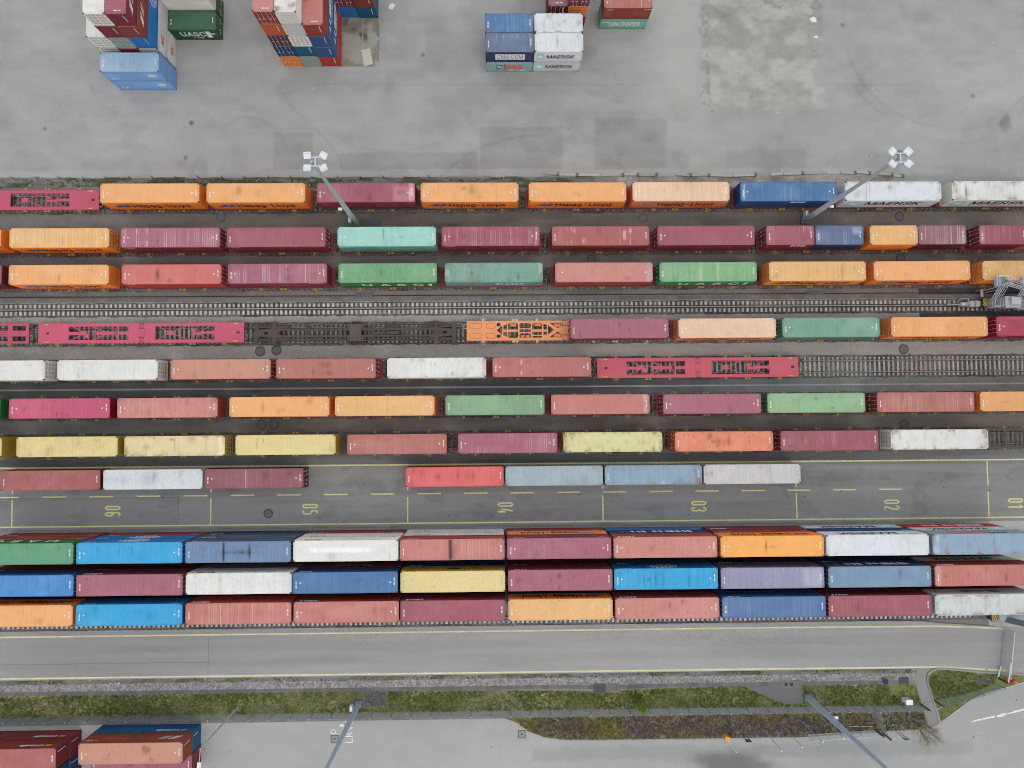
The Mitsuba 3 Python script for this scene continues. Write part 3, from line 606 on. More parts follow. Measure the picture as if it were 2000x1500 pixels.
def roof_shape(L, H, pal, w, seed):
    """corrugated roof sheet with its own fading, scratches, stains and rust"""
    a = L / 2 - .075; e = .50
    U, D = flutes(-a + e, a - e, .266, .016); U = np.concatenate([[-a, -a + e - .01], U, [a - e + .01, a]]); D = np.concatenate([[.004, .004], D, [.004, .004]])
    Y = np.array([-1.159, -1.11, -.9, -.62, -.34, -.06, .22, .5, .78, 1.0, 1.11, 1.159]); n, k = len(U), len(Y)
    X_, Y_ = np.meshgrid(U, Y); D_ = np.broadcast_to(D, X_.shape) * (1 - (np.abs(Y_) > 1.12))
    base = lin(PAL[pal][0], KR); r = np.random.default_rng(seed)
    P = np.stack([X_, Y_, np.full_like(X_, seed * 3.7)], -1)
    big = meshkit.fbm(P * [.28, .5, 1], 3, seed); med = meshkit.fbm(P * [1.1, 1.4, 1], 4, seed + 3); fine = meshkit.noise(P * [7, 4, 1], seed + 9)
    cr = r.normal(0, 1, n)[None]; stripe = meshkit.noise(np.stack([X_ * 3.7, Y_ * .22, P[..., 2]], -1), seed + 5)
    val = 1 + .16 * (big - .5) + .10 * (med - .5) + .08 * (fine - .5) + w.get('rib', .012) * cr * .8
    fr = np.clip((big - .45) * 3, 0, 1) * w.get('haze', .12) * .45           # <0 rust, >0 pale primer or chalking
    ends = np.exp(-(a - np.abs(X_)) / .35); val = val * (1 - .10 * ends); val = np.where(D_ > .01, val * .975, val)
    rib_ = np.repeat(np.clip(r.random(n // 4 + 2) * 1.6 - .6, 0, 1), 4)[:n][None]; rib2 = meshkit.noise(np.stack([X_ * .35, Y_ * .9, P[..., 2]], -1), seed + 8)
    fr += rib_ * np.clip((rib2 - .3) * 3, 0, 1) * (D_ < .006) * w.get('st', .12) * .62      # pale scratches along the ribs
    val = val * (1 - .6 * np.clip((meshkit.noise(np.stack([X_ * 4.3, Y_ * .3 + 7, P[..., 2]], -1), seed + 6) - .68) * 4, 0, 1) * w.get('dl', .10))
    ru = w.get('ru', .05)                                                   # rust creeping from edges, ends and seams
    edge = np.exp(-(1.159 - np.abs(Y_)) / .16) + np.exp(-(a - np.abs(X_)) / .5)
    fr -= np.clip((meshkit.fbm(P * [1.6, 1.3, 1], 4, seed + 7) - .55 + .10 * edge) * 5, 0, 1) * np.clip(ru * (.35 + edge) * 2, 0, 1)
    val = val * (1 - (meshkit.noise(P * [5, 5, 1], seed + 11) > .86) * w.get('spot', .10))
    for (u, v, ru_, rv_, q) in list(w.get('dk', ())) + [(r.uniform(-.9, .9), r.uniform(-.8, .8), r.uniform(.01, .09), r.uniform(.1, .5), r.uniform(.06, .26)) for _ in range(r.integers(1, 6))]:                            # soot and oil marks, dents, scuffed patches
        g = np.exp(-((X_ / a - u) / ru_) ** 2 - ((Y_ / 1.16 - v) / rv_) ** 2) * (.5 + med) * (.75 + .5 * (stripe > .5)); val = val * (1 - np.clip(g * q, 0, .8))
    lum = base.mean()
    for (u, v, ru_, rv_, q) in w.get('pl', ()):
        g = np.clip(np.exp(-(((X_ / a - u) / ru_) ** 8) - (((Y_ / 1.16 - v) / rv_) ** 8)) * q * (.6 + .8 * (med > .4)), 0, 1); t = np.mean(w.get('plc', (.62, .62, .62)))
        hi = t > .5; fr = fr + g * (.75 if hi and lum < .5 else .3 if t > lum and not hi else 0); val = val * (1 + g * ((t / lum - 1) * .8 if not hi else .22 if lum > .5 else .05))
    if 'end' in w:                                                          # an end plate in another tone
        col, both = w['end']; g = (np.clip((np.abs(X_) - a + .55) * 8, 0, 1) if both == 0 else np.clip((X_ * both - a + .75) * 8, 0, 1)) * (.5 + .6 * med); g = np.clip(g, 0, 1)
        fr = fr + .3 * g; val = val * (1 + g * (lin(col, KR).mean() / lum - 1))
    V = np.stack([X_, Y_, H - .026 - D_], -1).reshape(-1, 3)
    j, i = np.meshgrid(np.arange(k - 1), np.arange(n - 1), indexing='ij'); q = (j * n + i).ravel(); F = np.stack([q, q + 1, q + n + 1, q + n], 1)
    uid = tint(tuple(np.round(base / lum * 24).astype(int)))
    uv = np.column_stack([(uid + .5 + .25 * np.clip(fr, -.95, .95)).ravel(), (np.clip(val, .05, 2) * lum * 2).ravel()])
    return mikit.ply((V, F), 'paint', uv=uv)
def flat_roof(L, H, pal):
    m = MB(); m.box(-L / 2 + .075, L / 2 - .075, -1.16, 1.16, H - .08, H - .03, lin(PAL[pal][0], KR) * .8); return m.shape()

# lettering, in wall coordinates: u to the reader's right, v up from the container floor, w outwards
def blocks(n, u0, v0, h, col, pitch=None, slant=0.0, seed=0):
    r = np.random.default_rng(seed + n); m = MB(); pitch = pitch or h * .8; u = u0
    for i in range(n):
        wd = pitch * r.uniform(.45, .85)
        if r.random() < .88:
            hh = h * r.uniform(.7, 1.0); p = Polygon([(u, v0), (u + wd, v0), (u + wd + slant * hh, v0 + hh), (u + slant * hh, v0 + hh)]); m.prism(p, 0, .004, col)
        u += pitch
    return m
def textm(t, u0, v0, h, col, stretch=1.0, centre=False):
    tm = cached(('txt', t), lambda: meshkit.text_mesh(t, 1.0, .004, bold=True)); b = tm.bounds
    M = np.diag([h * stretch, h, 1.0, 1.0]); M[0, 3] = u0 - (b[0, 0] + (b[1, 0] - b[0, 0]) * (.5 if centre else 0)) * h * stretch; M[1, 3] = v0
    return MB().mesh(tm, col, M)
WT = np.array([.66, .66, .65]); BK = np.array([.03, .028, .028]); BL = np.array([.06, .09, .26]); RD = np.array([.45, .06, .05]); LB = np.array([.30, .58, .62]); NV = np.array([.03, .04, .10])
def star(cu, cv, r):
    t = np.pi / 2 + np.arange(14) * np.pi / 7; rr = np.where(np.arange(14) % 2 == 0, r, r * .45); return Polygon(np.stack([cu + rr * np.cos(t), cv + rr * np.sin(t)], 1))
def letters(kind, L, H):
    """[(part name, mesh)]"""
    if kind.startswith('hl'):
        f = kind == 'hlfaded'; bl, bk = (BL * .5 + .2 if f else BL), BK
        u = -L / 2 + .1 * L; m = MB()
        for q in (0, .85):
            m.prism(Polygon([(u + q, .95), (u + q + .55, .95), (u + q + 1.05, 1.45), (u + q + .9, 1.95), (u + q + .3, 1.95), (u + q + .5, 1.5)]), 0, .004, bl)
        m.prism(Polygon([(u - .25, 1.15), (u + 2.05, 1.28), (u + 2.0, 1.45), (u - .2, 1.42)]), 0.0045, .006, bl)
        return [('emblem', m), ('lettering', MB().mesh(cached('hltxt', lambda: meshkit.text_mesh('Hapag-Lloyd', 1.0, .004, bold=True)), bk, _fit('Hapag-Lloyd', -L * .22, L * .36, .95, 1.1)))]
    if kind == 'maersk20' or kind == 'maersk40':
        k = L / 6.06 if kind == 'maersk20' else 1; w = L * .135; u0 = -L / 2 + .055 * L
        e = MB().prism(sbox(u0, .55, u0 + w * 1.05, H - .55), 0, .003, LB).prism(affinity.scale(star(u0 + w * .52, H / 2, .5), 1.0 if L < 8 else 1.5, 1.0), .0032, .006, WT * 1.2)
        t = MB().mesh(cached('mktxt', lambda: meshkit.text_mesh('MAERSK', 1.0, .004, bold=True)), NV * .8, _fit('MAERSK', -L * .24, L * .34, H / 2 - .42, .82 if L < 8 else 1.2))
        return [('emblem', e), ('lettering', t)]
    if kind == 'cma':
        return [('name_plate', MB().prism(sbox(-L * .30, .62, L * .32, H - .58), 0, .003, WT)), ('lettering', MB().mesh(cached('cmat', lambda: meshkit.text_mesh('CMA CGM', 1.0, .004)), NV * 1.5, _fit('CMA CGM', -L * .265, L * .285, .86, .9)))]
    if kind == 'pno':
        return [('name_plate', MB().prism(sbox(-L * .28, .75, -L * .10, H - .75), 0, .003, NV * 1.3)), ('lettering', MB().mesh(cached('pot', lambda: meshkit.text_mesh('P&O', 1.0, .004, bold=True)), WT, _fit('P&O', -L * .265, -L * .115, .92, .75))),
                ('name_plate', MB().prism(sbox(-L * .09, .75, L * .28, H - .75), 0, .003, np.array([.55, .22, .2]))), ('lettering', MB().mesh(cached('ned', lambda: meshkit.text_mesh('Nedlloyd', 1.0, .004, bold=True)), RD * .9, _fit('Nedlloyd', -L * .08, L * .27, .92, .75))),
                ('lettering', blocks(9, L * .0, .35, .28, WT, .28))]
    if kind == 'china': return [('lettering', MB().mesh(cached('cht', lambda: meshkit.text_mesh('CHINA SHIPPING', 1.0, .004, bold=True)), WT, _fit('CHINA SHIPPING', -L * .33, L * .36, .75, .95))), ('lettering', blocks(5, -L * .47, .6, .3, WT, .1).__class__() if 0 else blocks(3, -L * .46, 1.5, .3, WT, .3))]
    if kind == 'uasc20':
        return [('lettering', MB().mesh(cached('uat', lambda: meshkit.text_mesh('UASC', 1.0, .004, bold=True)), WT, _fit('UASC', -L * .31, L * .22, .95, .95))), ('emblem', MB().prism(sbox(L * .235, .65, L * .335, 2.1), 0, .004, WT)), ('lettering', blocks(6, -L * .08, .45, .22, WT, .22)), ('lettering', blocks(3, L * .34, 1.3, .5, WT, .18))]
    if kind == 'uasc40':
        out = [('lettering', textm(ch, -L / 2 + L * f, .75, 1.15, WT, 1.25)) for ch, f in (('U', .22), ('A', .40), ('S', .575), ('C', .745))]
        return out + [('emblem', MB().prism(Polygon([(L * .40, .7), (L * .435, .7), (L * .44, 1.9), (L * .405, 1.9)]), 0, .004, WT))]
    if kind == 'capital': return [('lettering', blocks(7, L * .02, 1.35, .7, WT, .6, 0, 3))]
    if kind == 'emblem':
        m = MB(); r = np.random.default_rng(4)
        for i in range(7):
            v = H / 2 - .9 + .3 * i; hw = 1.7 * math.sqrt(max(.05, 1 - ((i - 3) / 3.6) ** 2)); u = -hw
            while u < hw - .2:
                d = r.uniform(.25, .5); m.prism(Polygon([(u, v), (u + d, v + .06), (u + d + .05, v + .2), (u + .05, v + .13)]), 0, .004, WT); u += d + .12
        return [('emblem', m), ('code', blocks(8, L * .32, H - .45, .2, WT, .2))]
    if kind == 'codeR': return [('code', blocks(7, L * .30, H - .5, .32, WT, .26, 0, 1))]
    if kind == 'codes': return [('code', blocks(7, L * .31, H - .48, .24, WT * .9, .22, 0, 1)), ('code', blocks(5, -L * .46, H - .5, .22, WT * .6, .22, 0, 2))]
    if kind == 'bigR': return [('lettering', blocks(6, L * .25, H - .85, .55, WT, .42, .25, 1))]
    if kind == 'redR': return [('lettering', blocks(7, L * .22, H - .8, .5, RD * .8, .34, .1, 1)), ('code', blocks(6, -L * .45, .4, .2, RD * .5, .3, 0, 5))]
    if kind == 'big': return [('lettering', blocks(11, -L * .33, .75, 1.05, WT, L * .058, -.2, 2)), ('emblem', MB().prism(star(L * .36, H / 2, .5), 0, .004, RD * .9))]
    if kind == 'bigdark': return [('lettering', blocks(7, -L * .2, .8, 1.1, WT * .25, L * .055, 0, 2))]
    if kind == 'yellowlogo': return [('emblem', MB().prism(unary_union([Point(-.5, 1.3).buffer(.32), Point(0, 1.25).buffer(.36), Point(.5, 1.3).buffer(.32)]), 0, .004, BK)), ('code', blocks(4, L * .38, H - .7, .4, BK * 2, .3))]
    if kind == 'orangelogo': return [('lettering', blocks(8, -L * .34, H * .62, .42, WT, .36, .35, 3)), ('emblem', MB().prism(Polygon([(-L * .42, H * .6), (-L * .36, H * .62), (-L * .355, H * .8), (-L * .41, H * .74)]), 0, .004, np.array([.6, .27, .05])))]
    if kind == 'tri': return [('lettering', blocks(5, -L * .44, 1.0, .9, WT, .42, .9, 4)), ('code', blocks(6, L * .36, H - .9, .22, WT * .9, .22))]
    if kind == 'msc': return [('lettering', MB().mesh(cached('msc', lambda: meshkit.text_mesh('MSC', 1.0, .004, bold=True)), RD, _fit('MSC', -L * .40, -L * .30, .85, .75)))]
    if kind == 'script': return [('lettering', blocks(22, -L * .40, 1.0, .95, WT, L * .036, .3, 5)), ('lettering', blocks(9, -L * .28, .3, .42, WT * .9, .34, .2, 7))]
    if kind == 'swapmark': return [('lettering', blocks(4, L * .20, 1.15, .8, WT, .36, .1, 3)), ('code', blocks(2, -L * .42, .5, .5, np.array([.6, .58, .35]), .5)), ('code', blocks(5, L * .22, 2.15, .2, WT * .9, .22))]
    if kind == 'codeL': return [('code', blocks(5, -L * .46, H - .5, .24, WT * .9, .22, 0, 6))]
    if kind == 'logo': return [('lettering', blocks(5, L * .03, H - .8, .55, WT, .42, .1, 8))]
    if kind == 'code': return [('code', blocks(8, .35, .55, .12, WT, .0) if 0 else MB().prism(Polygon([(.62, .9), (.70, .9), (.70, H - .35), (.62, H - .35)]), 0, .004, WT))]
    return []
def _fit(t, u0, u1, v0, h):
    b = meshkit.text_mesh(t, 1.0, .004, bold=True).bounds if ('b', t) not in _cache else _cache[('b', t)]; _cache[('b', t)] = b
    M = np.eye(4); M[0, 0] = (u1 - u0) / (b[1, 0] - b[0, 0]); M[1, 1] = h; M[0, 3] = u0 - b[0, 0] * M[0, 0]; M[1, 3] = v0; return M
def on_side(m, side, L):
    """a mesh in wall coordinates stood up on the south, north, east or west face"""
    out = MB()
    for v, f, c in zip(m.v, m.f, m.c):
        u, h, w = v[:, 0], v[:, 1], v[:, 2] + .003
        V = {'S': (u, -1.217 - w, h), 'N': (-u, 1.217 + w, h), 'E': (L / 2 + .012 + w, u, h), 'W': (-L / 2 - .012 - w, -u, h)}[side]
        out.raw(np.stack(np.broadcast_arrays(*V), 1), f - f.min() if len(f) else f, c)
    return out
N_CONT = [0]
def container(x, y, z, L, H, pal, label, group, rot=0, E='c', W='c', top=True, wear=None, text=(), marks=1, tri=None, part_labels=True):
    N_CONT[0] += 1; seed = N_CONT[0]
    k = thing('shipping_container', label, 'shipping container', group); M = place(x, y, z, rot)
    put(part(k, 'frame'), cached(('fr', L, H, pal), lambda: frame_shape(L, H, pal)), M)
    for s in (0, 1): put(part(k, 'side_wall'), cached(('sd', L, H, pal, seed % 3), lambda: side_shape(L, H, pal, seed % 3)), M @ T().rotate([0, 0, 1], 180 * s))
    for s, e in ((0, E), (1, W)):
        Me = M @ T().rotate([0, 0, 1], 180 * s)
        if e == 'd':
            for q in (-1, 1):
                d = put(part(k, 'door'), cached(('dr', L, H, pal, q), lambda: door_shape(L, H, pal, q)), Me)
                put(part(d, 'lock_rod'), cached(('rd', L, H, q, 0), lambda: rods_shape(L, H, q, False)), Me)
        else: put(part(k, 'end_wall'), cached(('en', L, H, pal), lambda: end_shape(L, H, pal)), Me)
    put(part(k, 'roof'), roof_shape(L, H, pal, wear or {}, seed) if top else cached(('fl', L, H, pal), lambda: flat_roof(L, H, pal)), M)
    if top and marks:
        for s in (-1, 1):
            m = MB(); r = np.random.default_rng(seed * 2 + s); yy = -.46 + .14 * s
            for i in range(9):
                d = r.uniform(.05, .09)
                if i != 4: m.box(s * (L / 2 - .40) - .065, s * (L / 2 - .40) + .065, yy, yy + d, H - .03, H - .0245, WT * (1.0 if marks == 1 else .55))
                yy += d + .02
            put(part(k, 'roof_marking'), m.shape(), M)
    if top and tri is not None:
        for s in (-1, 1):
            u = s * (L / 2 - .82); m = MB().prism(Polygon([(u, -.12), (u, .12), (u - s * .22, 0)]), H - .027, H - .022, np.array([.75, .66, .30]) if tri else np.array([.7, .7, .68])); put(part(k, 'warning_triangle'), m.shape(), M)
    for side, kind in text:
        for nm, mm in cached(('lt', kind, L, H, side), lambda: [(a, on_side(b, side, L).shape()) for a, b in letters(kind, L, H)]): put(part(k, nm), mm, M)
    return k
L40, L20, HC, HS = 12.192, 6.058, 2.896, 2.591
DECK = 1.20
def W(**k): return k
# every row: (x, palette, what it looks like, options)
r1 = [(-43.27, 'orange', 'plain orange container with black and blue lettering', dict(text=[('S', 'hl')], tri=0, wear=W(st=.05))),
      (-30.17, 'orange', 'orange container with faint dark scuffs and lettering', dict(text=[('S', 'hl')], tri=0, wear=W(haze=.3, dk=[(-.35, .3, .06, .5, .3)]))),
      (-16.51, 'maroon', 'maroon container with greyish right end, behind the lamp mast', dict(tri=1, wear=W(end=((178, 150, 150), 1), pl=[(.75, -.2, .2, .9, .25)], plc=(.38, .33, .33)))),
      (-3.6, 'orange', 'orange container with a brown scuffed patch mid-roof', dict(text=[('S', 'hl')], tri=0, wear=W(dk=[(.05, .3, .07, .6, .5), (-.12, .45, .05, .15, .4)]))),
      (9.91, 'orange', 'orange container with one tiny central mark', dict(text=[('S', 'hl')], tri=0, wear=W(st=.04, dk=[(.03, -.4, .025, .12, .6)]))),
      (22.92, 'peach', 'bleached peach container with faded lettering', dict(text=[('S', 'hlfaded')], tri=1, wear=W(rib=.06, st=.3))),
      (36.51, 'blue', 'scratched mid-blue container', dict(text=[('S', 'logo')], tri=0, wear=W(rib=.06, st=.35, pl=[(-.94, 0, .03, .9, .5)], plc=(.4, .42, .45)))),
      (49.8, 'coolwhite', 'white container, rusty left end, lamp mast across', dict(text=[('S', 'maersk40')], marks=0, wear=W(ru=.25, dl=.3, dk=[(-.57, 0, .01, 1.2, .6), (-.5, 0, .008, 1.2, .6)]))),
      (63.4, 'white', 'white container with brown rust runs at the photo edge', dict(text=[('S', 'maersk40')], marks=0, wear=W(ru=.4, dl=.25, dk=[(-.72, -.2, .03, .8, .5)])))]
r2 = [(-67.5, 'orange', 'orange container cut off by the photo edge', dict(tri=0)),
      (-54.27, 'amber', 'pale orange container with whitish ribs', dict(E='d', text=[('S', 'hl')], tri=1, wear=W(rib=.07, st=.6, haze=.3))),
      (-40.65, 'mauve', 'mauve container with bold white scratches', dict(E='d', text=[('S', 'codeL')], tri=1, wear=W(rib=.05, st=.9))),
      (-27.62, 'maroon', 'plain maroon container with dark doors', dict(E='d', text=[('S', 'codeL')])),
      (-13.93, 'mint', 'pale mint green container', dict(text=[('S', 'codeL')], tri=0, wear=W(end=((150, 205, 190), 0), ru=.12, dk=[(-.07, .3, .02, .8, .35)]))),
      (-1.0, 'maroon', 'maroon container with a pale seam line', dict(tri=1, text=[('S', 'codeL')], wear=W(st=.45, ru=.12, pl=[(.42, 0, .006, 1.2, .6)]))),
      (12.73, 'rust', 'red-brown container with grey scraped patches', dict(wear=W(st=.6, ru=.1, pl=[(-.55, .5, .03, .25, .7), (.5, .1, .035, .5, .55), (.62, .5, .03, .2, .5), (-.35, -.6, .04, .3, .6), (-.97, 0, .03, 1, .5)], plc=(.42, .37, .38)))),
      (25.98, 'maroon', 'finely ribbed maroon container', dict(W='d', tri=1, wear=W(rib=.04, st=.15))),
      (36.6, 'maroon', 'short maroon container with streaked left end', dict(L=L20, W='d', text=[('S', 'logo')], wear=W(st=.5, dk=[(.55, -.6, .1, .2, .3)]))),
      (42.8, 'slate', 'short slate blue container', dict(L=L20, wear=W(st=.4, pl=[(.75, .5, .18, .4, .35)], plc=(.3, .36, .45)))),
      (49.7, 'amber', 'short orange container', dict(L=L20, W='d', text=[('S', 'code')], tri=0, wear=W(st=.06))),
      (55.85, 'greymaroon', 'short grey-maroon container with white scratches', dict(L=L20, wear=W(st=.8, ru=.1))),
      (63.6, 'maroon', 'short maroon container at the photo edge', dict(L=L20, W='d', wear=W(st=.3)))]
r3 = [(-67.3, 'plum', 'dull maroon container cut off by the photo edge', dict()),
      (-54.23, 'orange', 'orange container with a small soot mark', dict(text=[('S', 'hl')], tri=1, wear=W(rib=.03, st=.2, haze=.3, dk=[(0, -.25, .025, .3, .7)]))),
      (-40.45, 'coral', 'coral red container with a large dark smudge', dict(E='d', text=[('S', 'codeL')], tri=0, wear=W(rib=.03, dk=[(-.28, 0, .035, .6, .9), (-.05, -.7, .05, .25, .5)]))),
      (-27.43, 'mauve', 'mauve container with a brownish blot and pale scratches', dict(tri=1, text=[('S', 'codeR')], wear=W(rib=.04, st=.7, dk=[(.2, .4, .05, .25, .4), (.2, -.5, .06, .4, .4)]))),
      (-13.8, 'green', 'bright green container with white capitals', dict(text=[('S', 'uasc40')], wear=W(rib=.04, st=.15))),
      (-.64, 'teal', 'grey-green container with rust specks', dict(text=[('S', 'capital')], marks=2, wear=W(ru=.35, dl=.3, end=((150, 150, 140), 0), dk=[(-.45, -.1, .02, .25, .4), (.5, -.5, .02, .3, .4)]))),
      (13.09, 'rosy', 'dusty pink container with brownish right end', dict(marks=2, tri=0, wear=W(end=((186, 140, 118), 1), dk=[(.48, -.65, .06, .2, .4)], spot=.2))),
      (26.15, 'leaf', 'light green container with grey bands mid-roof', dict(W='d', text=[('S', 'uasc40')], wear=W(dl=.3, pl=[(-.15, 0, .04, 1.1, .5), (.2, 0, .03, 1.1, .4)], plc=(.26, .32, .27)))),
      (39.91, 'amber', 'light orange container with fine brown scratches', dict(W='d', text=[('S', 'hl')], tri=0, wear=W(dl=.5, haze=.25))),
      (53.13, 'orange', 'clean even orange container', dict(W='d', text=[('S', 'hl')], tri=1, wear=W(st=.03))),
      (66.9, 'amber', 'weathered orange container behind the crane stairs', dict(W='d', tri=1, wear=W(st=.2, ru=.15)))]
r4 = [(14.94, 'mauve', 'mauve container on the orange wagon', dict(W='d', text=[('S', 'codeL')], wear=W(dk=[(0, .45, .04, .2, .35), (.2, -.1, .04, .2, .35)]))),
      (28.39, 'peach', 'pale peach container', dict(W='d', tri=0, wear=W(st=.08), text=[('S', 'hl')])),
      (41.42, 'seagreen', 'mottled sea green container', dict(W='d', tri=1, wear=W(haze=.2, st=.1))),
      (55.1, 'orange', 'deep orange container', dict(W='d', text=[('S', 'hl')], tri=1, wear=W(st=.03))),
      (68.4, 'crimson', 'crimson container at the photo edge', dict(W='d', tri=1, text=[('S', 'codeL')]))]
r5 = [(-61.8, 'white', 'white container cut off by the photo edge', dict(E='d', marks=0, wear=W(ru=.08))),
      (-48.07, 'white', 'white container with grey doors', dict(E='d', marks=0, wear=W(dl=.25))),
      (-34.3, 'sand', 'dusty salmon container', dict(E='d', tri=1, wear=W(rib=.02, dk=[(.9, 0, .02, .1, .4), (.4, -.5, .03, .1, .4)]))),
      (-21.4, 'brown', 'brownish pink container with dark red smears', dict(E='d', tri=1, wear=W(dk=[(0, .4, .12, .3, .3), (.05, -.5, .1, .3, .3), (-.25, -.4, .05, .3, .3)]))),
      (-7.8, 'white', 'clean white container with rust at its corners', dict(marks=0, wear=W(ru=.22))),
      (5.22, 'brown', 'brown container with small pale scrapes', dict(marks=1, tri=0, wear=W(pl=[(-.42, .5, .02, .3, .5), (-.42, -.65, .02, .2, .5)], plc=(.5, .44, .4))))]
r6 = [(-67.1, 'jade', 'dark green container cut off by the photo edge', dict()),
      (-53.83, 'pinkred', 'hot pink container with two darker blots', dict(tri=1, wear=W(haze=.05, dk=[(-.35, .1, .04, .35, .25), (-.05, -.6, .03, .2, .5)]))),
      (-40.73, 'rosy', 'pink ribbed container with rusty corners', dict(tri=0, wear=W(rib=.06, st=.25, ru=.15))),
      (-27.08, 'orange', 'smooth bright orange container', dict(tri=1, wear=W(st=.04))),
      (-14.19, 'amber', 'amber container with faint mid-roof line', dict(tri=1, wear=W(dl=.25, ru=.06))),
      (-.61, 'sage', 'sage green container', dict(wear=W(rib=.02, haze=.15))),
      (12.42, 'salmon', 'salmon container with pale right end', dict(wear=W(st=.2, pl=[(.93, 0, .05, 1, .3)]))),
      (26.31, 'mauve', 'clean mauve container', dict(W='d', tri=1, wear=W(st=.05))),
      (39.31, 'palegreen', 'pale green container with a dull square spot', dict(W='d', wear=W(dk=[(0, .5, .04, .15, .35), (.35, -.5, .02, .06, .7)], haze=.15))),
      (53.04, 'brown', 'brown-pink container with grey scuffs', dict(W='d', wear=W(rib=.04, st=.3))),
      (66.0, 'orange', 'orange container at the photo edge', dict(W='d', tri=1))]
r7 = [(-66.8, 'yellow', 'mustard container cut off by the photo edge', dict(marks=0)),
      (-52.81, 'yellow', 'clean yellow container', dict(marks=0, wear=W(st=.02))),
      (-39.78, 'cream', 'cream container with rust marks and a white end', dict(E='d', marks=0, wear=W(ru=.3, dl=.25, end=((232, 228, 218), 1), dk=[(-.05, .7, .06, .1, .6), (0, 0, .015, 1, .4)]))),
      (-26.3, 'yellow', 'yellow container with one short dark scratch', dict(marks=0, wear=W(dk=[(-.45, .5, .012, .15, .6)]))),
      (-12.67, 'brown', 'salmon brown container', dict(tri=1, wear=W(dk=[(-.4, .6, .03, .5, .25)]))),
      (.92, 'mauve', 'purple-mauve container with thin scratches', dict(tri=1, wear=W(st=.5, rib=.03))),
      (13.91, 'lemon', 'lemon container with stained edges', dict(marks=0, wear=W(ru=.5, dl=.3))),
      (27.7, 'tomato', 'tomato orange container with grey and red scuffs', dict(W='d', wear=W(ru=.12, spot=.3, dk=[(-.3, .5, .06, .4, .4), (.1, 0, .05, .6, .45), (-.05, -.1, .12, .4, .25)]))),
      (40.85, 'maroon', 'maroon container mottled with rust', dict(W='d', wear=W(ru=.5, st=.3, rib=.03))),
      (54.62, 'white', 'white container with grey doors and brown corner stains', dict(W='d', marks=0, wear=W(ru=.35, dl=.12)))]
TRAIN = ['uppermost train', 'second train from top', 'third train from top', 'fourth train from top', 'fifth train from top', 'sixth train from top', 'lowest train']
for i, (row, y) in enumerate(zip((r1, r2, r3, r4, r5, r6, r7), TRACK_Y)):
    y = y - (.1 if i == 4 else .05 if i == 3 else 0)
    for j, (x, pal, d, o) in enumerate(row):
        o = dict(o); L = o.pop('L', L40); H = HC
        container(x, y + rng.normal(0, .012), DECK + .03, L, H, pal, f'{d}, {ORD[j]} from left, {TRAIN[i]}', f'containers on the {TRAIN[i]}', rot=rng.normal(0, .05), **o)
r8 = [(-55.66, 'rust', 'red-brown container with mottled roof', dict(marks=1, wear=W(haze=.25, ru=.12))), (-43.08, 'coolwhite', 'white container with dark scratches and a grey square', dict(marks=0, wear=W(dk=[(-.1, .1, .14, .8, .25), (.05, .5, .05, .5, .3)], pl=[(-.68, .05, .25, .4, .3)], plc=(.42, .44, .47)))),
      (-30.61, 'plum', 'maroon container with a vertical scrape', dict(E='d', tri=1, wear=W(st=.15, pl=[(-.17, 0, .008, 1, .5)]))), (-5.7, 'red', 'bright red container with scuffed spots', dict(wear=W(ru=.06, spot=.2, dk=[(-.85, .7, .03, .3, .4), (-.9, -.7, .04, .3, .3), (-.35, 0, .05, .3, .35), (.07, .2, .02, .6, .4), (.3, .2, .1, .5, .2)]))),
      (6.73, 'ice', 'bluish white container with faint scratches', dict(marks=2, wear=W(rib=.03, st=.3, ru=.12))), (19.17, 'paleblue', 'pale blue container with rust marks at its right end', dict(wear=W(ru=.3, dl=.2, dk=[(.88, 0, .04, .8, .3), (-.82, .7, .03, .15, .5)], pl=[(.2, -.9, .035, .12, .9)]))),
      (31.62, 'lightgrey', 'ribbed grey-white container with a rust patch', dict(marks=2, wear=W(rib=.05, dl=.3, ru=.2, dk=[(-.85, .1, .02, .25, .6)])))]
for j, (x, pal, d, o) in enumerate(r8):
    container(x, -7.225, 0.01, L40, HS, pal, f'{d}, {ORD[j]} from left on the lane', 'containers set down on the lane', rot=rng.normal(0, .08), **o)

# the long block: three rows of ten stacks, three high
XA = [-55.7, -43.13, -30.56, -18.09, -5.72, 6.83, 19.34, 31.91, 44.46, 57.1]
TIERS_A = [('rust', 'brown', 'jade'), ('rust', 'sky', 'sky'), ('navy', 'greyblue', 'greyblue'), ('mauve', 'lightgrey', 'white'), ('lightgrey', 'lightgrey', 'salmon'), ('maroon', 'orange', 'mauve'),
           ('sky', 'navy', 'rosy'), ('maroon', 'rust', 'vivid'), ('dustywhite', 'cobalt', 'coolwhite'), ('coral', 'dustywhite', 'paleblue')]
TXT_A = [('codes', 'codes', 'uasc40'), ('codes', 'emblem', 'emblem'), ('codeR', 'codeR', 'codeR'), ('codes', 'redR', 'redR'), ('redR', 'redR', 'codeR'), ('codes', 'hlfaded', 'codes'), ('codeL', 'big', 'bigR'), ('bigR', 'codes', 'hl'), ('maersk40', 'codeL', 'maersk40'), ('big', 'maersk40', 'pno')]
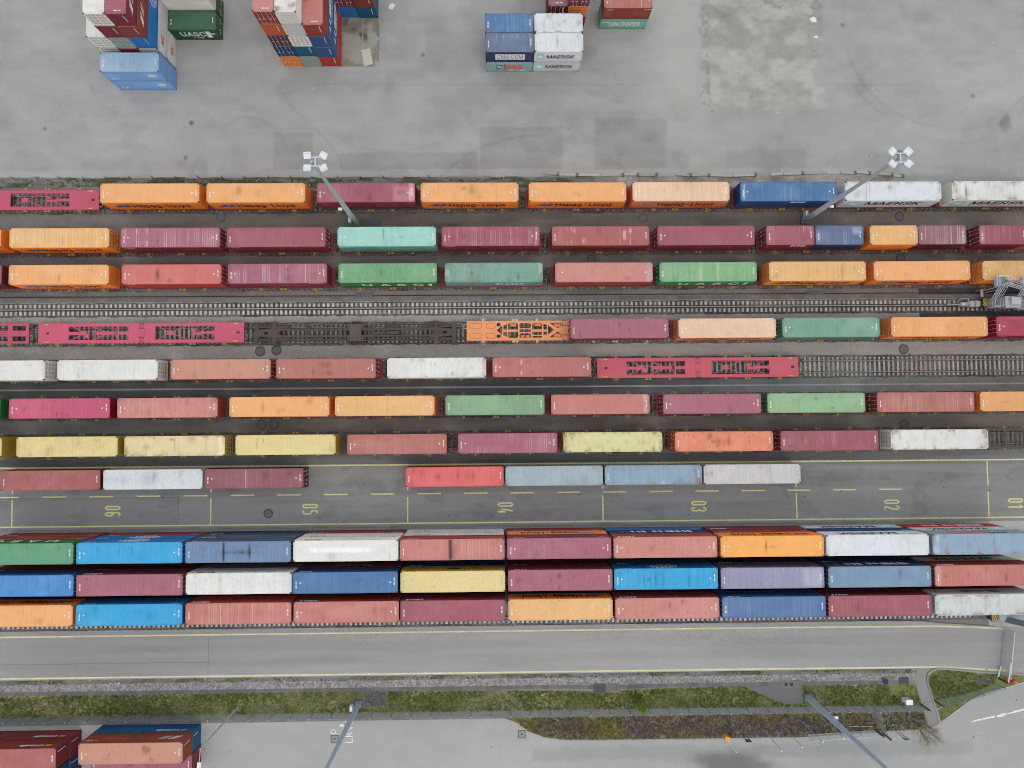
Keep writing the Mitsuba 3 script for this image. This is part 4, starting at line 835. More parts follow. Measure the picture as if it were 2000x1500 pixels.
TOP_A = [('plain green', dict()), ('bright sky blue', dict(tri=1, wear=W(st=.03, dk=[(.05, .3, .012, .5, .5), (-.2, .2, .02, .3, .3), (-.6, .4, .03, .3, .2)]))), ('grey-blue, soot-streaked', dict(wear=W(rib=.05, st=.15, dk=[(-.28, 0, .022, 1.4, .95), (.22, 0, .03, .7, .95), (0, 0, .28, .14, .6)]))),
         ('white with a whiter blanked-out panel', dict(marks=0, wear=W(st=0, ru=.05, pl=[(-.1, .05, .58, .24, 1.0)], plc=(.72, .75, .78)))), ('salmon with a dark cross stripe', dict(wear=W(rib=.03, st=.35, dk=[(-.03, 0, .045, 2.5, 1.0)]))), ('plain mauve', dict(tri=1, wear=W(st=.12))),
         ('dusty pink, finely ribbed', dict(tri=1, wear=W(rib=.03))), ('vivid orange with a dark dent mark', dict(tri=1, wear=W(st=.04, dk=[(-.12, 0, .02, .5, .5), (0, 0, .1, .06, .5)]))), ('plain bright white', dict(marks=0, wear=W(ru=.08))), ('pale blue with rusty end frame', dict(marks=0, wear=W(ru=.5, end=((200, 196, 186), -1))))]
XB = [-55.6, -43.06, -30.47, -18.14, -5.64, 6.92, 19.34, 31.89, 44.61, 57.25]
TOPB = [('azure', 'ribbed azure blue', dict(wear=W(rib=.03))), ('mauve', 'mauve, rust-stained corner', dict(wear=W(ru=.1))), ('white', 'ribbed white', dict(marks=0, wear=W(rib=.05, ru=.1))), ('cobalt', 'plain cobalt blue', dict(tri=1)), ('yellow', 'plain yellow', dict(marks=2, wear=W(st=.02))),
        ('mauve', 'mauve with scattered dark blots', dict(wear=W(dk=[(-.02, .4, .03, .25, .5), (-.18, 0, .015, .15, .5), (.25, .3, .015, .15, .5), (.15, -.1, .015, .1, .5), (-.02, -.7, .02, .15, .4)]))), ('sky', 'sky blue with dark scratches', dict(tri=1, wear=W(dl=.3, dk=[(-.43, 0, .008, 1.2, .7), (-.2, 0, .012, .7, .7), (-.33, -.1, .04, .1, .5), (.45, -.1, .008, .5, .6)]))),
        ('lavender', 'lavender, streaked grey at one end', dict(wear=W(rib=.04, st=.4, pl=[(.8, 0, .2, .9, .3)], plc=(.45, .46, .42)))), ('steel', 'steel blue, finely ribbed', dict(wear=W(st=.15))), ('salmon', 'salmon with brown end plate', dict(wear=W(end=((190, 150, 120), -1), dk=[(-.8, 0, .03, .2, .3), (-.35, .1, .02, .15, .4), (.4, -.2, .03, .4, .5)])))]
TOPC = [('orange', 'plain orange', dict(tri=0)), ('sky', 'plain sky blue', dict(tri=1)), ('salmon', 'scratched salmon', dict(wear=W(rib=.04, st=.5))), ('salmon', 'salmon-mauve mottled', dict(tri=1, wear=W(haze=.2))), ('maroon', 'plain maroon', dict(wear=W(st=.03))), ('amber', 'faded orange', dict(tri=1, wear=W(st=.1, ru=.08))),
        ('rosy', 'pink with faint dark spots', dict(tri=1, wear=W(dk=[(.05, .3, .02, .25, .4), (.3, .6, .03, .3, .4), (-.1, 0, .02, .2, .3), (.4, -.4, .02, .3, .3)]))), ('denim', 'denim blue', dict(wear=W(rib=.03, st=.2))), ('maroon', 'mauve-red', dict(wear=W(haze=.15))), ('dustywhite', 'grey-white, rust-streaked', dict(marks=0, wear=W(ru=.32, dl=.25)))]
MIDB = ['brown', 'greymaroon', 'greysteel', 'maroon', 'navy', 'plum', 'tealblue', 'slate', 'navy', 'dustywhite']
BOTB = ['rust', 'maroon', 'salmon', 'plum', 'cobalt', 'rust', 'navy', 'maroon', 'slate', 'coral']
ZT = [0.0, HS, 2 * HS]; HT = [HS, HS, HC]
TOPTXT_B = ['codes', 'bigR', 'redR', 'codeR', 'yellowlogo', 'codeR', 'emblem', 'codes', 'big', 'bigR']; TOPTXT_C = ['hl', 'codes', 'bigR', 'bigR', 'bigR', 'hl', 'bigR', 'codeR', 'bigR', 'bigdark']
GB = 'stacked containers of the long three-row block'
def nm(p): return {'rust': 'red-brown', 'jade': 'green', 'sky': 'blue', 'navy': 'navy', 'greyblue': 'grey-blue', 'lightgrey': 'light grey', 'dustywhite': 'pale grey', 'rosy': 'pink', 'vivid': 'orange', 'coral': 'red', 'cobalt': 'dark blue', 'paleblue': 'pale blue', 'coolwhite': 'white', 'tealblue': 'blue', 'greysteel': 'grey', 'greymaroon': 'grey-maroon'}.get(p, p)
for j in range(10):
    n = ORD[j]
    for t in range(3):
        p = TIERS_A[j][t]; o = TOP_A[j][1] if t == 2 else {}
        lab = f'{TOP_A[j][0]} container, top of {n} stack, upper stack row' if t == 2 else f'{nm(p)} container, {("bottom", "middle")[t]} of {n} stack from left, upper stack row'
        container(XA[j] + rng.normal(0, .02), -15.28 + rng.normal(0, .015), ZT[t], L40, HT[t], p, lab, GB, top=t == 2, E='d' if j < 6 and t != 1 else 'c', W='d' if j > 4 and t == 2 else 'c', text=[('N', TXT_A[j][t])] if TXT_A[j][t] else [], **o)
    p, d, o = TOPB[j]
    container(XB[j], -18.96 + rng.normal(0, .015), ZT[2], L40, HC, p, f'{d} container, top of {n} stack from left, middle stack row', GB, E='d' if j in (0, 1) else 'c', W='d' if j in (8, 9) else 'c', text=[('N', TOPTXT_B[j])], **o)
    container(XB[j], -18.96, ZT[1], L40, HS, MIDB[j], f'shadowed {nm(MIDB[j])} container, second tier of {n} stack, middle stack row', GB, top=False, text=[('N', 'bigdark' if j == 3 else 'maersk40' if j == 9 else 'codeR')])
    container(XB[j], -18.96, ZT[0], L40, HS, BOTB[j], 'container at the foot of the block, hidden beneath the stacked containers', 'hidden containers under the block', top=False)
    p, d, o = TOPC[j]
    container(XA[j] + .08, -22.36 + rng.normal(0, .015), ZT[2], L40, HC, p, f'{d} container, top of {n} stack from left, lower stack row', GB, W='d' if j in (7, 8, 9) else 'c', text=[('N', TOPTXT_C[j])], **o)
    for t in (0, 1): container(XA[j] + .08, -22.36, ZT[t], L40, HS, BOTB[(j * 3 + t + 2) % 10], 'container at the foot of the block, hidden beneath the stacked containers', 'hidden containers under the block', top=False)

# yard stacks at the top of the picture
def stack(x, y, L, rot, tiers, group, where, wear=None):
    """tiers from the ground up: (palette, description, options)"""
    z = 0.0
    for t, (pal, d, o) in enumerate(tiers):
        o = dict(o); H = o.pop('H', HS); top = o.pop('top', t == len(tiers) - 1)
        lab = d if d.startswith('=') else f'{d} container, {TIERW[t] + " of" if len(tiers) > 1 else "in"} {where}'
        if d.startswith('='): lab = 'container inside the corner stacks, hidden behind the outer containers'
        container(x + rng.normal(0, .015), y + rng.normal(0, .03), z, L, H, pal, lab, 'hidden containers of the yard stacks' if d.startswith('=') else group, rot=rot + rng.normal(0, .1), top=top, **o); z += H + .02
G1 = 'containers of the upper left stacks'
stack(-48.2, 52.2, L40, 90, [('greengrey', 'pale grey', dict(W='d')), ('white', 'off-white', dict(W='d')), ('white', 'white door-end', dict(W='d', marks=0))], G1, 'the outer left column above the light blue boxes')
stack(-45.72, 52.12, L40, 90, [('greysteel', '=', {}), ('maroon', 'dark red', {}), ('greengrey', 'grey-green door-end', dict(W='d')), ('maroon', 'maroon', dict(text=[('W', 'code')])), ('white', 'white roofed', dict(W='d', marks=0, wear=W(st=.05)))], G1, 'the second column above the light blue boxes')
stack(-43.26, 52.12, L40, 90, [('lightgrey', 'white red-lettered', dict(text=[('S', 'msc')])), ('lightgrey', 'white red-lettered', dict(text=[('S', 'msc')])), ('royal', 'blue emblem-painted', dict(text=[('S', 'emblem'), ('W', 'code')])), ('brown', 'orange-brown', dict(text=[('S', 'tri'), ('W', 'code')])), ('maroon', 'mauve-roofed', dict(text=[('S', 'tri'), ('W', 'code')]))], G1, 'the third column above the light blue boxes')
stack(-45.5, 44.35, 7.2, 0, [('swap', 'light blue', dict(H=2.6, text=[('S', 'swapmark')])), ('swap', 'light blue ribbed', dict(H=2.6, text=[('S', 'swapmark')], wear=W(rib=.07, st=.4, pl=[(-.93, -.4, .05, .35, .9), (.92, .35, .05, .4, .9)])))], G1, 'the pair standing apart in front of the tall stacks')
stack(-39.0, 51.02, L20, 0, [('forest', 'dark green white-lettered', dict(E='d', text=[('S', 'uasc20')], wear=W(st=.03)))], G1, 'single layer beside the tall left stacks')
stack(-38.95, 53.55, L20, 0, [('forest', 'dark green', dict(E='d')), ('white', 'white ribbed', dict(marks=0))], G1, 'the pair behind the green lettered one')
G2 = 'containers of the upper middle stack'
w2 = 'the {} column of the tall five-high stack'
stack(-26.62, 52.45, L40, 90, [('orange', 'orange', dict(W='d')), ('slate', 'blue-grey', dict(W='d')), ('greymaroon', 'maroon', dict(W='d')), ('tomato', 'orange-red', dict(text=[('W', 'code')])), ('rosy', 'pink', dict(W='d', wear=W(rib=.03, st=.2)))], G2, w2.format('left'))
stack(-24.15, 52.4, L40, 90, [('greengrey', 'grey', {}), ('tealblue', 'blue', dict(text=[('W', 'code')])), ('white', 'white door-end', dict(W='d')), ('lightgrey', 'grey-white', {}), ('white', 'white rusty-edged', dict(marks=0, wear=W(ru=.4)))], G2, w2.format('middle'))
stack(-21.68, 52.35, L40, 90, [('coral', 'red', dict(text=[('W', 'code')])), ('denim', 'dark blue script-painted', dict(text=[('S', 'script'), ('W', 'code')])), ('denim', 'blue script-painted', dict(text=[('S', 'script'), ('W', 'code')])), ('salmon', 'salmon', dict(text=[('W', 'code')], wear=W(spot=.2)))], G2, w2.format('right'))
stack(-19.42, 58.95, L40, 90, [('royal', 'bright blue', {}), ('maroon', 'maroon lettered', dict(W='d'))], 'containers right of the tall middle stack', 'left of the two columns at the top edge')
stack(-16.88, 58.95, L40, 90, [('tealblue', 'teal blue', dict(text=[('W', 'code')])), ('brown', 'brown', dict(text=[('W', 'code'), ('S', 'script')]))], 'containers right of the tall middle stack', 'right of the two columns at the top edge')
G3 = 'short containers of the upper centre block'
stack(1.52, 46.85, L20, 0, [('pnol', 'pale teal lettered', dict(text=[('S', 'pno')])), ('cma', 'navy lettered', dict(text=[('S', 'cma')], wear=W(rib=.02, st=.3, ru=.25)))], G3, 'the front left stack of the central block')
stack(7.68, 46.87, L20, 0, [('lightgrey', 'grey star-marked', dict(text=[('S', 'maersk20')])), ('coolwhite', 'white star-marked', dict(text=[('S', 'maersk20')], marks=0, wear=W(ru=.12, dk=[(-.08, .1, .02, .7, .5), (-.03, .2, .015, .6, .4)])))], G3, 'the front right stack of the central block')
stack(1.5, 49.33, L20, 0, [('rust', 'red-brown hidden', {}), ('blue', 'ribbed blue', dict(wear=W(rib=.06, st=.3, ru=.15)))], G3, 'the rear left stack of the central block')
stack(7.68, 49.36, L20, 0, [('greysteel', 'grey hidden', {}), ('coolwhite', 'white rust-spotted', dict(marks=0, wear=W(ru=.35, dl=.2, dk=[(.28, .2, .04, .1, .5)])))], G3, 'the rear right stack of the central block')
stack(7.64, 57.65, L40, 90, [('brown', 'brown hidden', {}), ('greymaroon', 'maroon door-end', dict(W='d', text=[('W', 'code')]))], 'containers behind the central block', 'the left column behind the central block')
stack(10.17, 57.6, L40, 90, [('maroon', 'dark maroon', {}), ('orange', 'orange door-end', dict(W='d')), ('maroon', 'maroon door-end', dict(W='d'))], 'containers behind the central block', 'the right column behind the central block')
stack(16.45, 52.55, L20, 0, [('aqua', 'aqua green lettered', dict(text=[('S', 'china')])), ('brown', 'red-brown', dict(text=[('S', 'codes')], wear=W(st=.25, pl=[(.55, 0, .01, 1, .6)])))], 'short containers right of the central block', 'the stack right of the central block')
# stacks at the lower left corner
G5 = 'containers in the lower left corner'
stack(-58.72, -39.74, L40, 0, [('maroon', 'dark maroon', dict(text=[('N', 'orangelogo'), ('E', 'code')])), ('rust', 'maroon, fading brown-roofed', dict(text=[('N', 'orangelogo'), ('E', 'code')], H=HC))], G5, 'the leftmost corner stack')
stack(-58.7, -42.3, L40, 0, [('cobalt', 'dark blue', dict(text=[('E', 'code')])), ('cobalt', 'blue', dict(text=[('E', 'code')]))], G5, 'the row below the leftmost corner stack')
stack(-43.9, -39.22, L40, 0, [('darkblue', 'dark blue', dict(text=[('N', 'orangelogo'), ('E', 'code')])), ('sand', 'salmon with a dark square', dict(text=[('N', 'tri'), ('E', 'code')], H=HC, tri=1, wear=W(st=.04, pl=[(.30, .35, .09, .42, .8)], plc=(.16, .12, .15), dk=[(.38, -.55, .007, .3, .6), (-.42, -.1, .008, .12, .6)])))], G5, 'the corner stack with a blue base')
stack(-43.85, -41.8, L40, 0, [('mauve', 'mauve', dict(E='c', H=HC, wear=W(rib=.03)))], G5, 'the row below the blue-based corner stack')

# ------------------------------------------------------------------ container wagons (two half decks on three bogies)
PINK = lin((206, 98, 122), KR); ORA = lin((240, 158, 112), KR); BRN = np.array([.088, .070, .067]); WRED = np.array([.20, .035, .045]); WDK = np.array([.075, .065, .062]); YL = np.array([.40, .29, .07])
def worn(m, col, seed, amt=.25):
    """the same deck with uneven, rubbed paint"""
    out = MB()
    for v, f in zip(m.v, m.f):
        f = f - f.min(); w = meshkit.fbm(np.column_stack([v[:, 0] * .5, v[:, 1] * .8, v[:, 2] * 0 + seed]), 3, seed); out.raw(v, f, col[None] * (1 + amt * (w[:, None] - .5) * 2))
    return out
def bars_between(items): return unary_union([LineString([a, b]).buffer((w if w > .2 else w * .62) / 2, cap_style=2) for a, b, w in items])
HW = 1.25
def deck_lattice(side):
    """deck of half a wagon, local x 0 at the articulation and 12.95 at the outer end; side -1 left half, +1 right half"""
    if side < 0: o0, o1 = 1.65, 9.15
    else: o0, o1 = 1.75, 9.2
    d = sbox(.3, -HW, 12.95, HW).difference(sbox(o0, -.86, o1, .86))
    if side > 0:
        b = [((3.5, 0), (o0 + .3, .86), .13), ((3.5, 0), (o0 + .3, -.86), .13), ((3.7, 0), (5.7, .86), .13), ((3.7, 0), (5.7, -.86), .13), ((3.55, -.86), (3.55, .86), .10), ((4.95, -.86), (4.95, .86), .10), ((6.35, -.86), (6.35, .86), .12), ((6.95, -.86), (6.95, .86), .12),
             ((7.65, -.86), (7.65, .86), .12), ((7.0, -.1), (8.7, .86), .13), ((7.0, -.1), (8.6, -.86), .13), ((7.5, .0), (9.2, .0), .34), ((6.3, -.12), (7.6, -.12), .26)]
        d = unary_union([d, bars_between(b), sbox(3.25, -.28, 3.95, .28), sbox(6.25, .1, 6.8, .5)])
    else:
        b = [((9.2, 0), (8.2, 0), .34), ((9.2, .86 - .9), (7.5, -.04), .34), ((7.1, .05), (8.7, .86), .14), ((7.1, -.05), (8.9, -.86), .14), ((7.9, -.86), (7.9, .86), .10), ((7.2, -.86), (7.2, .86), .14), ((6.6, -.86), (6.6, .86), .12), ((5.75, -.86), (5.75, .86), .12),
             ((5.7, 0), (3.3, 0), .38), ((5.1, -.86), (5.1, .86), .10), ((3.7, -.86), (3.7, .86), .10), ((2.9, -.86), (2.9, .86), .2), ((2.9, 0), (1.6, 0), .36), ((4.3, .1), (6.2, .86), .14), ((4.3, -.1), (6.2, -.86), .14), ((3.4, .0), (2.95, .86), .14), ((3.4, 0), (2.95, -.86), .14), ((7.2, .2), (5.75, .2), .12)]
        d = unary_union([d, bars_between(b), sbox(6.65, -.62, 7.1, -.02), sbox(6.9, -.2, 7.6, .3)])
    if side < 0: d = affinity.scale(d, -1, 1, origin=(0, 0))
    return d
def rr(x0, x1, y0, y1, r=.15): return sbox(x0 + r, y0 + r, x1 - r, y1 - r).buffer(r, quad_segs=3)
def deck_orange():
    """left half, outer end at -12.6"""
    d = sbox(-12.6, -HW, -.35, HW)
    s = lambda X: -12.6 + (X - 175) / 8.333 / 15.1
    v = lambda Y: (278 - Y) / 8.333 / 15.1
    tri = lambda pts: Polygon([(s(a), v(b)) for a, b in pts]).buffer(-.05).buffer(.05)
    h = [rr(s(1020), s(1208), v(240), v(155), .25), rr(s(1020), s(1208), v(302), v(255), .15), rr(s(1020), s(1208), v(398), v(320), .25), rr(s(842), s(1000), v(395), v(155), .18), rr(s(1228), s(1385), v(350), v(155), .18), rr(s(1235), s(1385), v(392), v(366), .08),
         tri([(765, 200), (822, 165), (822, 380), (765, 350)]), tri([(660, 270), (745, 190), (745, 350)]), tri([(1408, 165), (1468, 190), (1468, 345), (1408, 345)]), tri([(1483, 190), (1580, 265), (1483, 350)]), rr(s(655), s(722), v(205), v(152), .1), rr(s(655), s(722), v(392), v(340), .1),
         tri([(1500, 155), (1700, 155), (1700, 210), (1640, 238), (1570, 205)]), tri([(1500, 388), (1700, 388), (1700, 335), (1640, 298), (1570, 340)])]
    d = d.difference(unary_union(h))
    lines = [((s(842), 0), (s(1000), 0), .3), ((s(1228), 0), (s(1385), 0), .3), ((s(765), 0), (s(822), 0), .3), ((s(1408), 0), (s(1468), 0), .3)]
    pads = [rr(s(225), s(415), v(238), v(160)), rr(s(487), s(632), v(238), v(160)), rr(s(225), s(415), v(395), v(318)), rr(s(487), s(632), v(395), v(318))]
    return d, bars_between(lines), pads, [sbox(s(880), v(205), s(970), v(160)), sbox(s(1270), v(200), s(1370), v(160)), sbox(s(1045), v(395), s(1100), v(350)), sbox(s(1125), v(395), s(1190), v(350)), sbox(s(1575), v(220), s(1690), v(160)), sbox(s(1575), v(385), s(1690), v(325))]
def deck_skeleton():
    """whole brown skeleton wagon, 25.7 m, symmetric about the block over the middle bogie"""
    def half():
        P = [sbox(.5, .30, 10.4, .54), sbox(.5, -.54, 10.4, -.30), sbox(10.0, -1.5, 10.55, 1.5), sbox(9.4, -.62, 12.4, .62), sbox(12.3, -1.22, 12.85, 1.22), sbox(.3, -1.08, 1.5, -.98), sbox(.3, .98, 12.4, 1.08), sbox(.3, -1.08, 12.4, -.98),
             sbox(1.2, -1.05, 1.32, 1.05), sbox(2.0, -1.05, 2.15, 1.05), sbox(3.6, -1.05, 3.76, 1.05), sbox(6.1, -1.05, 6.26, 1.05), sbox(8.3, -1.05, 8.42, 1.05), sbox(.5, .55, 2.0, 1.0).difference(sbox(1.1, .5, 2.1, 1.05)), sbox(.5, -1.0, 1.1, -.55)]
        return unary_union(P).difference(unary_union([Point(9.55, 0).buffer(.26), sbox(7.5, -.26, 9.55, .26), Polygon([(10.7, .62), (12.25, .42), (12.25, .66), (10.7, .7)]), Polygon([(10.7, -.62), (12.25, -.42), (12.25, -.66), (10.7, -.7)]), sbox(11.1, -.16, 11.6, .16), Point(.55, 0).buffer(.22)]))
    h = half()
    return unary_union([h, affinity.scale(h, -1, 1, origin=(0, 0))]), sbox(-.75, -1.1, .75, 1.1)
def deck_dark():
    d = sbox(.3, -HW, 12.9, HW)
    h = [rr(1.7, 3.6, -.98, .98, .15), rr(3.9, 6.1, -.98, .98, .2), rr(6.4, 8.6, -.98, .98, .2), Polygon([(8.9, -.5), (9.6, -.98), (10.3, -.98), (10.3, .98), (9.6, .98), (8.9, .5)])]
    d = d.difference(unary_union(h + [Polygon([(11.2, .98), (12.4, .98), (12.4, .45)]), Polygon([(11.2, -.98), (12.4, -.98), (12.4, -.45)])]))
    return unary_union([d, bars_between([((1.7, .3), (8.6, .3), .1), ((1.7, -.3), (8.6, -.3), .1)])])
def deck_slots():
    d = sbox(.3, -HW, 12.9, HW); h = []
    for a, b in ((10.85, 12.5), (8.2, 10.3)): h += [rr(a, b, .36, .98, .12), rr(a, b, -.98, -.36, .12)]
    h += [rr(8.2, 10.3, -.16, .16, .1), rr(5.2, 7.6, -.9, .9, .15), rr(2.0, 4.6, -.9, .9, .15)]
    return d.difference(unary_union(h))
def wheel_shape():
    m = MB(); m.bar([0, -.07, 0], [0, .07, 0], .44, np.array([.07, .06, .055]), n=14); m.bar([0, .05, 0], [0, .09, 0], .16, np.array([.12, .1, .09]), n=8); return m.shape()
def bogie_shape(col):
    m = MB()
    for s in (-1, 1): m.box(-1.35, 1.35, s * .98 - .09, s * .98 + .09, .42, .78, col); m.box(-1.15, -.65, s * 1.02 - .14, s * 1.02 + .14, .3, .6, col * .8); m.box(.65, 1.15, s * 1.02 - .14, s * 1.02 + .14, .3, .6, col * .8)
    m.box(-.3, .3, -.98, .98, .5, .85, col)
    for x in (-.9, .9): m.bar([x, -.85, .75], [x, .85, .75], .08, col * .7, n=8)
    return m.shape()
def buffer_shape(s):
    m = MB()
    for y in (-.875, .875):
        m.bar([0, y, 1.0], [s * .42, y, 1.0], .13, WDK, n=8); m.bar([s * .42, y, 1.0], [s * .47, y, 1.0], .24, WDK * .8, n=12)
    return m.shape()
def hook_shape(s):
    m = MB(); m.bar([0, 0, .95], [s * .55, 0, .9], .06, WDK, n=6); m.bar([s * .1, .5, .8], [s * .5, .42, .55], .035, WDK * .6, n=5); return m.shape()
def ring_shape(col, r=.42, t=.028, arc0=0):
    m = MB(); a = np.linspace(0, 2 * np.pi, 19)
    for i in range(18): m.bar([r * math.cos(a[i]), r * math.sin(a[i]), 0], [r * math.cos(a[i + 1]), r * math.sin(a[i + 1]), 0], t, col, n=4, cap=False)
    for q in (0, 1): m.bar([-r * math.cos(q * 1.57), -r * math.sin(q * 1.57), 0], [r * math.cos(q * 1.57), r * math.sin(q * 1.57), 0], t * .8, col, n=4, cap=False)
    return m.shape()
def bracket_shape(col, two):
    m = MB()
    for q in ((-.22, .22) if two else (0,)):
        m.box(q - .15, q + .15, -.02, .26, -.12, .10, col * .9); m.box(q - .07, q + .07, .04, .16, .10, .22, col * .7)
    return m.shape()
N_WAG = [0]
GW = 'container flat wagons of the seven trains'
def wagon(xc, y, label, kind='plain', col=WRED, halves=(-1, 1), acc=YL, half_kinds=None):
    N_WAG[0] += 1; k = thing('flat_wagon', label, 'rail wagon', GW); M = place(xc, y, .28)
    zb, zt = DECK - .28 - .34, DECK - .28
    if kind == 'skeleton':
        d, blk = cached('dk_skel', deck_skeleton); m = MB().prism(d, zb + .05, zt, col)
        for s in (-1, 1):
            m.box(min(s * 8.5, s * 10), max(s * 8.5, s * 10), .58, .96, zb, zt - .14, col * .8); m.box(min(s * 8.5, s * 10), max(s * 8.5, s * 10), -.96, -.58, zb, zt - .14, col * .8)
            m.box(min(s * 10.6, s * 12.3), max(s * 10.6, s * 12.3), .66, .96, zb, zt - .16, col * .75); m.box(min(s * 10.6, s * 12.3), max(s * 10.6, s * 12.3), -.96, -.66, zb, zt - .16, col * .75)
        put(part(k, 'frame'), worn(m, col, 3).shape('matte'), M)
        put(part(k, 'centre_plate'), worn(MB().prism(blk, zt, zt + .06, col), col * 1.25, 5).shape('matte'), M)
        for s in (-1, 1): put(part(k, 'step'), MB().box(-.5, .5, s * 1.35 - .12, s * 1.35 + .12, zt - .3, zt - .22, col * .6).shape('matte'), M)
        for x, yy, w in ((-4.9, -.72, 1.6), (-9.2 + 3.2, .72, .6), (4.6, .76, 1.7), (5.9, -.76, 1.7), (3.2, -.1, 1.9), (8.2 - 3.4, .0, 1.5)):
            put(part(k, 'brake_unit'), MB().box(x - w / 2, x + w / 2, yy - .2, yy + .2, zb - .2, zb + .12, col * 1.1).shape('matte'), M)
    else:
        for s in halves:
            hk = (half_kinds or {}).get(s, kind)
            if hk == 'orange':
                d, ln, pads, units = cached('dk_or', deck_orange); m = MB().prism(d, zt - .10, zt, col).prism(ln, zb, zt - .1, col * .85); m.box(-12.6, -.35, -HW - .02, -HW + .07, zb, zt - .02, col * .75); m.box(-12.6, -.35, HW - .07, HW + .02, zb, zt - .02, col * .75)
                put(part(k, 'deck'), worn(m, col, 11, .08).shape(), M)
                for p in pads: put(part(k, 'deck_panel'), MB().prism(p.exterior.buffer(.02), zt, zt + .004, col * .25).prism(p, zt, zt + .002, col * 1.02).shape(), M)
                for u in units: put(part(k, 'brake_unit'), MB().prism(u, zb + .05, zt - .22, col * .85).shape(), M)
            else:
                d = cached(('dk', hk, s), lambda: deck_dark() if hk == 'dark' else deck_slots() if hk == 'slots' else deck_lattice(s)); d = d if not (hk in ('dark', 'slots') and s < 0) else affinity.scale(d, -1, 1, origin=(0, 0))
                m = MB().prism(d, zt - .12, zt, col); x0, x1 = sorted((s * .3, s * 12.93))
                m.box(x0, x1, -HW - .03, -HW + .06, zb, zt - .015, col * .72); m.box(x0, x1, HW - .06, HW + .03, zb, zt - .015, col * .72); m.box(min(s * 9, s * 12.9), max(s * 9, s * 12.9), -.3, .3, zb, zt - .13, col * .5)
                put(part(k, 'deck'), worn(m, col, N_WAG[0] * 2 + s, .12).shape(), M)
                if hk == 'lattice':
                    if s > 0: put(part(k, 'coupler_hatch'), MB().box(12.0, 12.4, -.14, .14, zt, zt + .005, DARKMET).shape('matte'), M)
                    else: put(part(k, 'coupler_hatch'), MB().box(-11.95, -11.6, -.14, .14, zt, zt + .005, DARKMET).shape('matte'), M)
        if -1 in halves and 1 in halves: put(part(k, 'joint_cover'), MB().box(-.38, .38, -.55, .55, zt - .05, zt + .05, col * .95).box(-.28, .28, -1.2, -.62, zt - .12, zt + .0, col * .85).box(-.28, .28, .62, 1.2, zt - .12, zt + .0, col * .85).shape(), M)
    bog = cached(('bog', tuple(col)), lambda: bogie_shape(WDK)); wh = cached('wheel', wheel_shape)
    for xb in (-11.0, 0.0, 11.0):
        if (xb < 0 and -1 not in halves) or (xb > 0 and 1 not in halves): continue
        b = put(part(k, 'bogie'), bog, M @ T().translate([xb, 0, -.28]))
        for xw in (-.9, .9):
            for s in (-1, 1): put(part(b, 'wheel'), wh, M @ T().translate([xb + xw, s * .75, .16]) @ T().rotate([0, 0, 1], 0 if s > 0 else 180))
    for s in halves:
        e = 12.85 if kind == 'skeleton' else (12.6 if (half_kinds or {}).get(s) == 'orange' else 12.95)
        put(part(k, 'buffers'), cached(('buf', s), lambda: buffer_shape(s)), M @ T().translate([s * e, 0, -.28])); put(part(k, 'coupling_hook'), cached(('hk', s), lambda: hook_shape(s)), M @ T().translate([s * e, 0, -.28]))
        if kind != 'skeleton':
            loop = cached(('loop', tuple(acc)), lambda: MB().bar([0, -.26, 0], [0, .26, 0], .03, acc, n=5).bar([0, -.26, 0], [.35, -.26, 0], .03, acc, n=5).bar([0, .26, 0], [.35, .26, 0], .03, acc, n=5).shape())
            put(part(k, 'hand_rail'), loop, M @ T().translate([s * (e + .36), s * -.55 if s > 0 else .55, zt - .1]) @ T().rotate([0, 0, 1], 0 if s < 0 else 180))
            for ys in (-1, 1):
                R_ = T().rotate([0, 0, 1], 0 if ys > 0 else 180)
                put(part(k, 'brake_wheel'), cached(('ring', tuple(acc)), lambda: ring_shape(acc)), M @ T().translate([s * 10.5, ys * 1.28, zt - .25]))
                put(part(k, 'bracket'), cached(('br', 0, tuple(acc)), lambda: bracket_shape(acc, False)), M @ T().translate([s * 10.5, ys * 1.27, zt - .12]) @ R_)
                put(part(k, 'bracket'), cached(('br', 1, tuple(acc)), lambda: bracket_shape(acc, True)), M @ T().translate([s * 6.4, ys * 1.27, zt - .12]) @ R_)
                put(part(k, 'bracket'), cached(('br', 0, tuple(acc)), lambda: bracket_shape(acc, False)), M @ T().translate([s * 3.6, ys * 1.27, zt - .12]) @ R_)
                if kind == 'lattice': put(part(k, 'spigot'), cached(('sp', tuple(acc)), lambda: MB().box(-.28, .28, -.07, .07, 0, .05, acc * 1.3).shape()), M @ T().translate([s * 11.9, ys * 1.12, zt]))
    return k
WAG = {0: [-36.72, -10.05, 16.42, 43.15, 69.9], 1: [-60.9, -34.13, -7.47, 19.36, 46.2, 72.9], 2: [-60.75, -33.94, -7.22, 19.62, 46.52, 73.2], 3: [34.9, 61.75], 4: [-54.93, -27.85, -1.29], 5: [-73.6, -47.28, -20.63, 5.9, 32.81, 59.52], 6: [-73.1, -46.3, -19.5, 7.4, 34.27]}
for i, xs in WAG.items():
    for j, x in enumerate(xs):
        dark = (i, j) in ((0, 1), (1, 0), (6, 2), (6, 1)) or (i == 5 and j == 1)
        wagon(x, TRACK_Y[i], f'{"dark" if dark else "dull red"} loaded wagon under containers, {ORD[j]} from left on the {TRAIN[i]}', 'plain', WDK if dark and i != 1 else WRED)
wagon(-64.0, 28.3, 'empty pinkish red wagon half at the left end of the uppermost train', 'lattice', PINK * .88)
wagon(-72.45, 11.2, 'end of an empty pink wagon cut off by the photo edge', 'slots', PINK * .85)
wagon(-45.42, 11.18, 'bright pink empty wagon pair with open lattice decks', 'lattice', PINK)
wagon(-18.35, 11.06, 'dark brown skeleton wagon, empty, beside two round covers', 'skeleton', BRN)
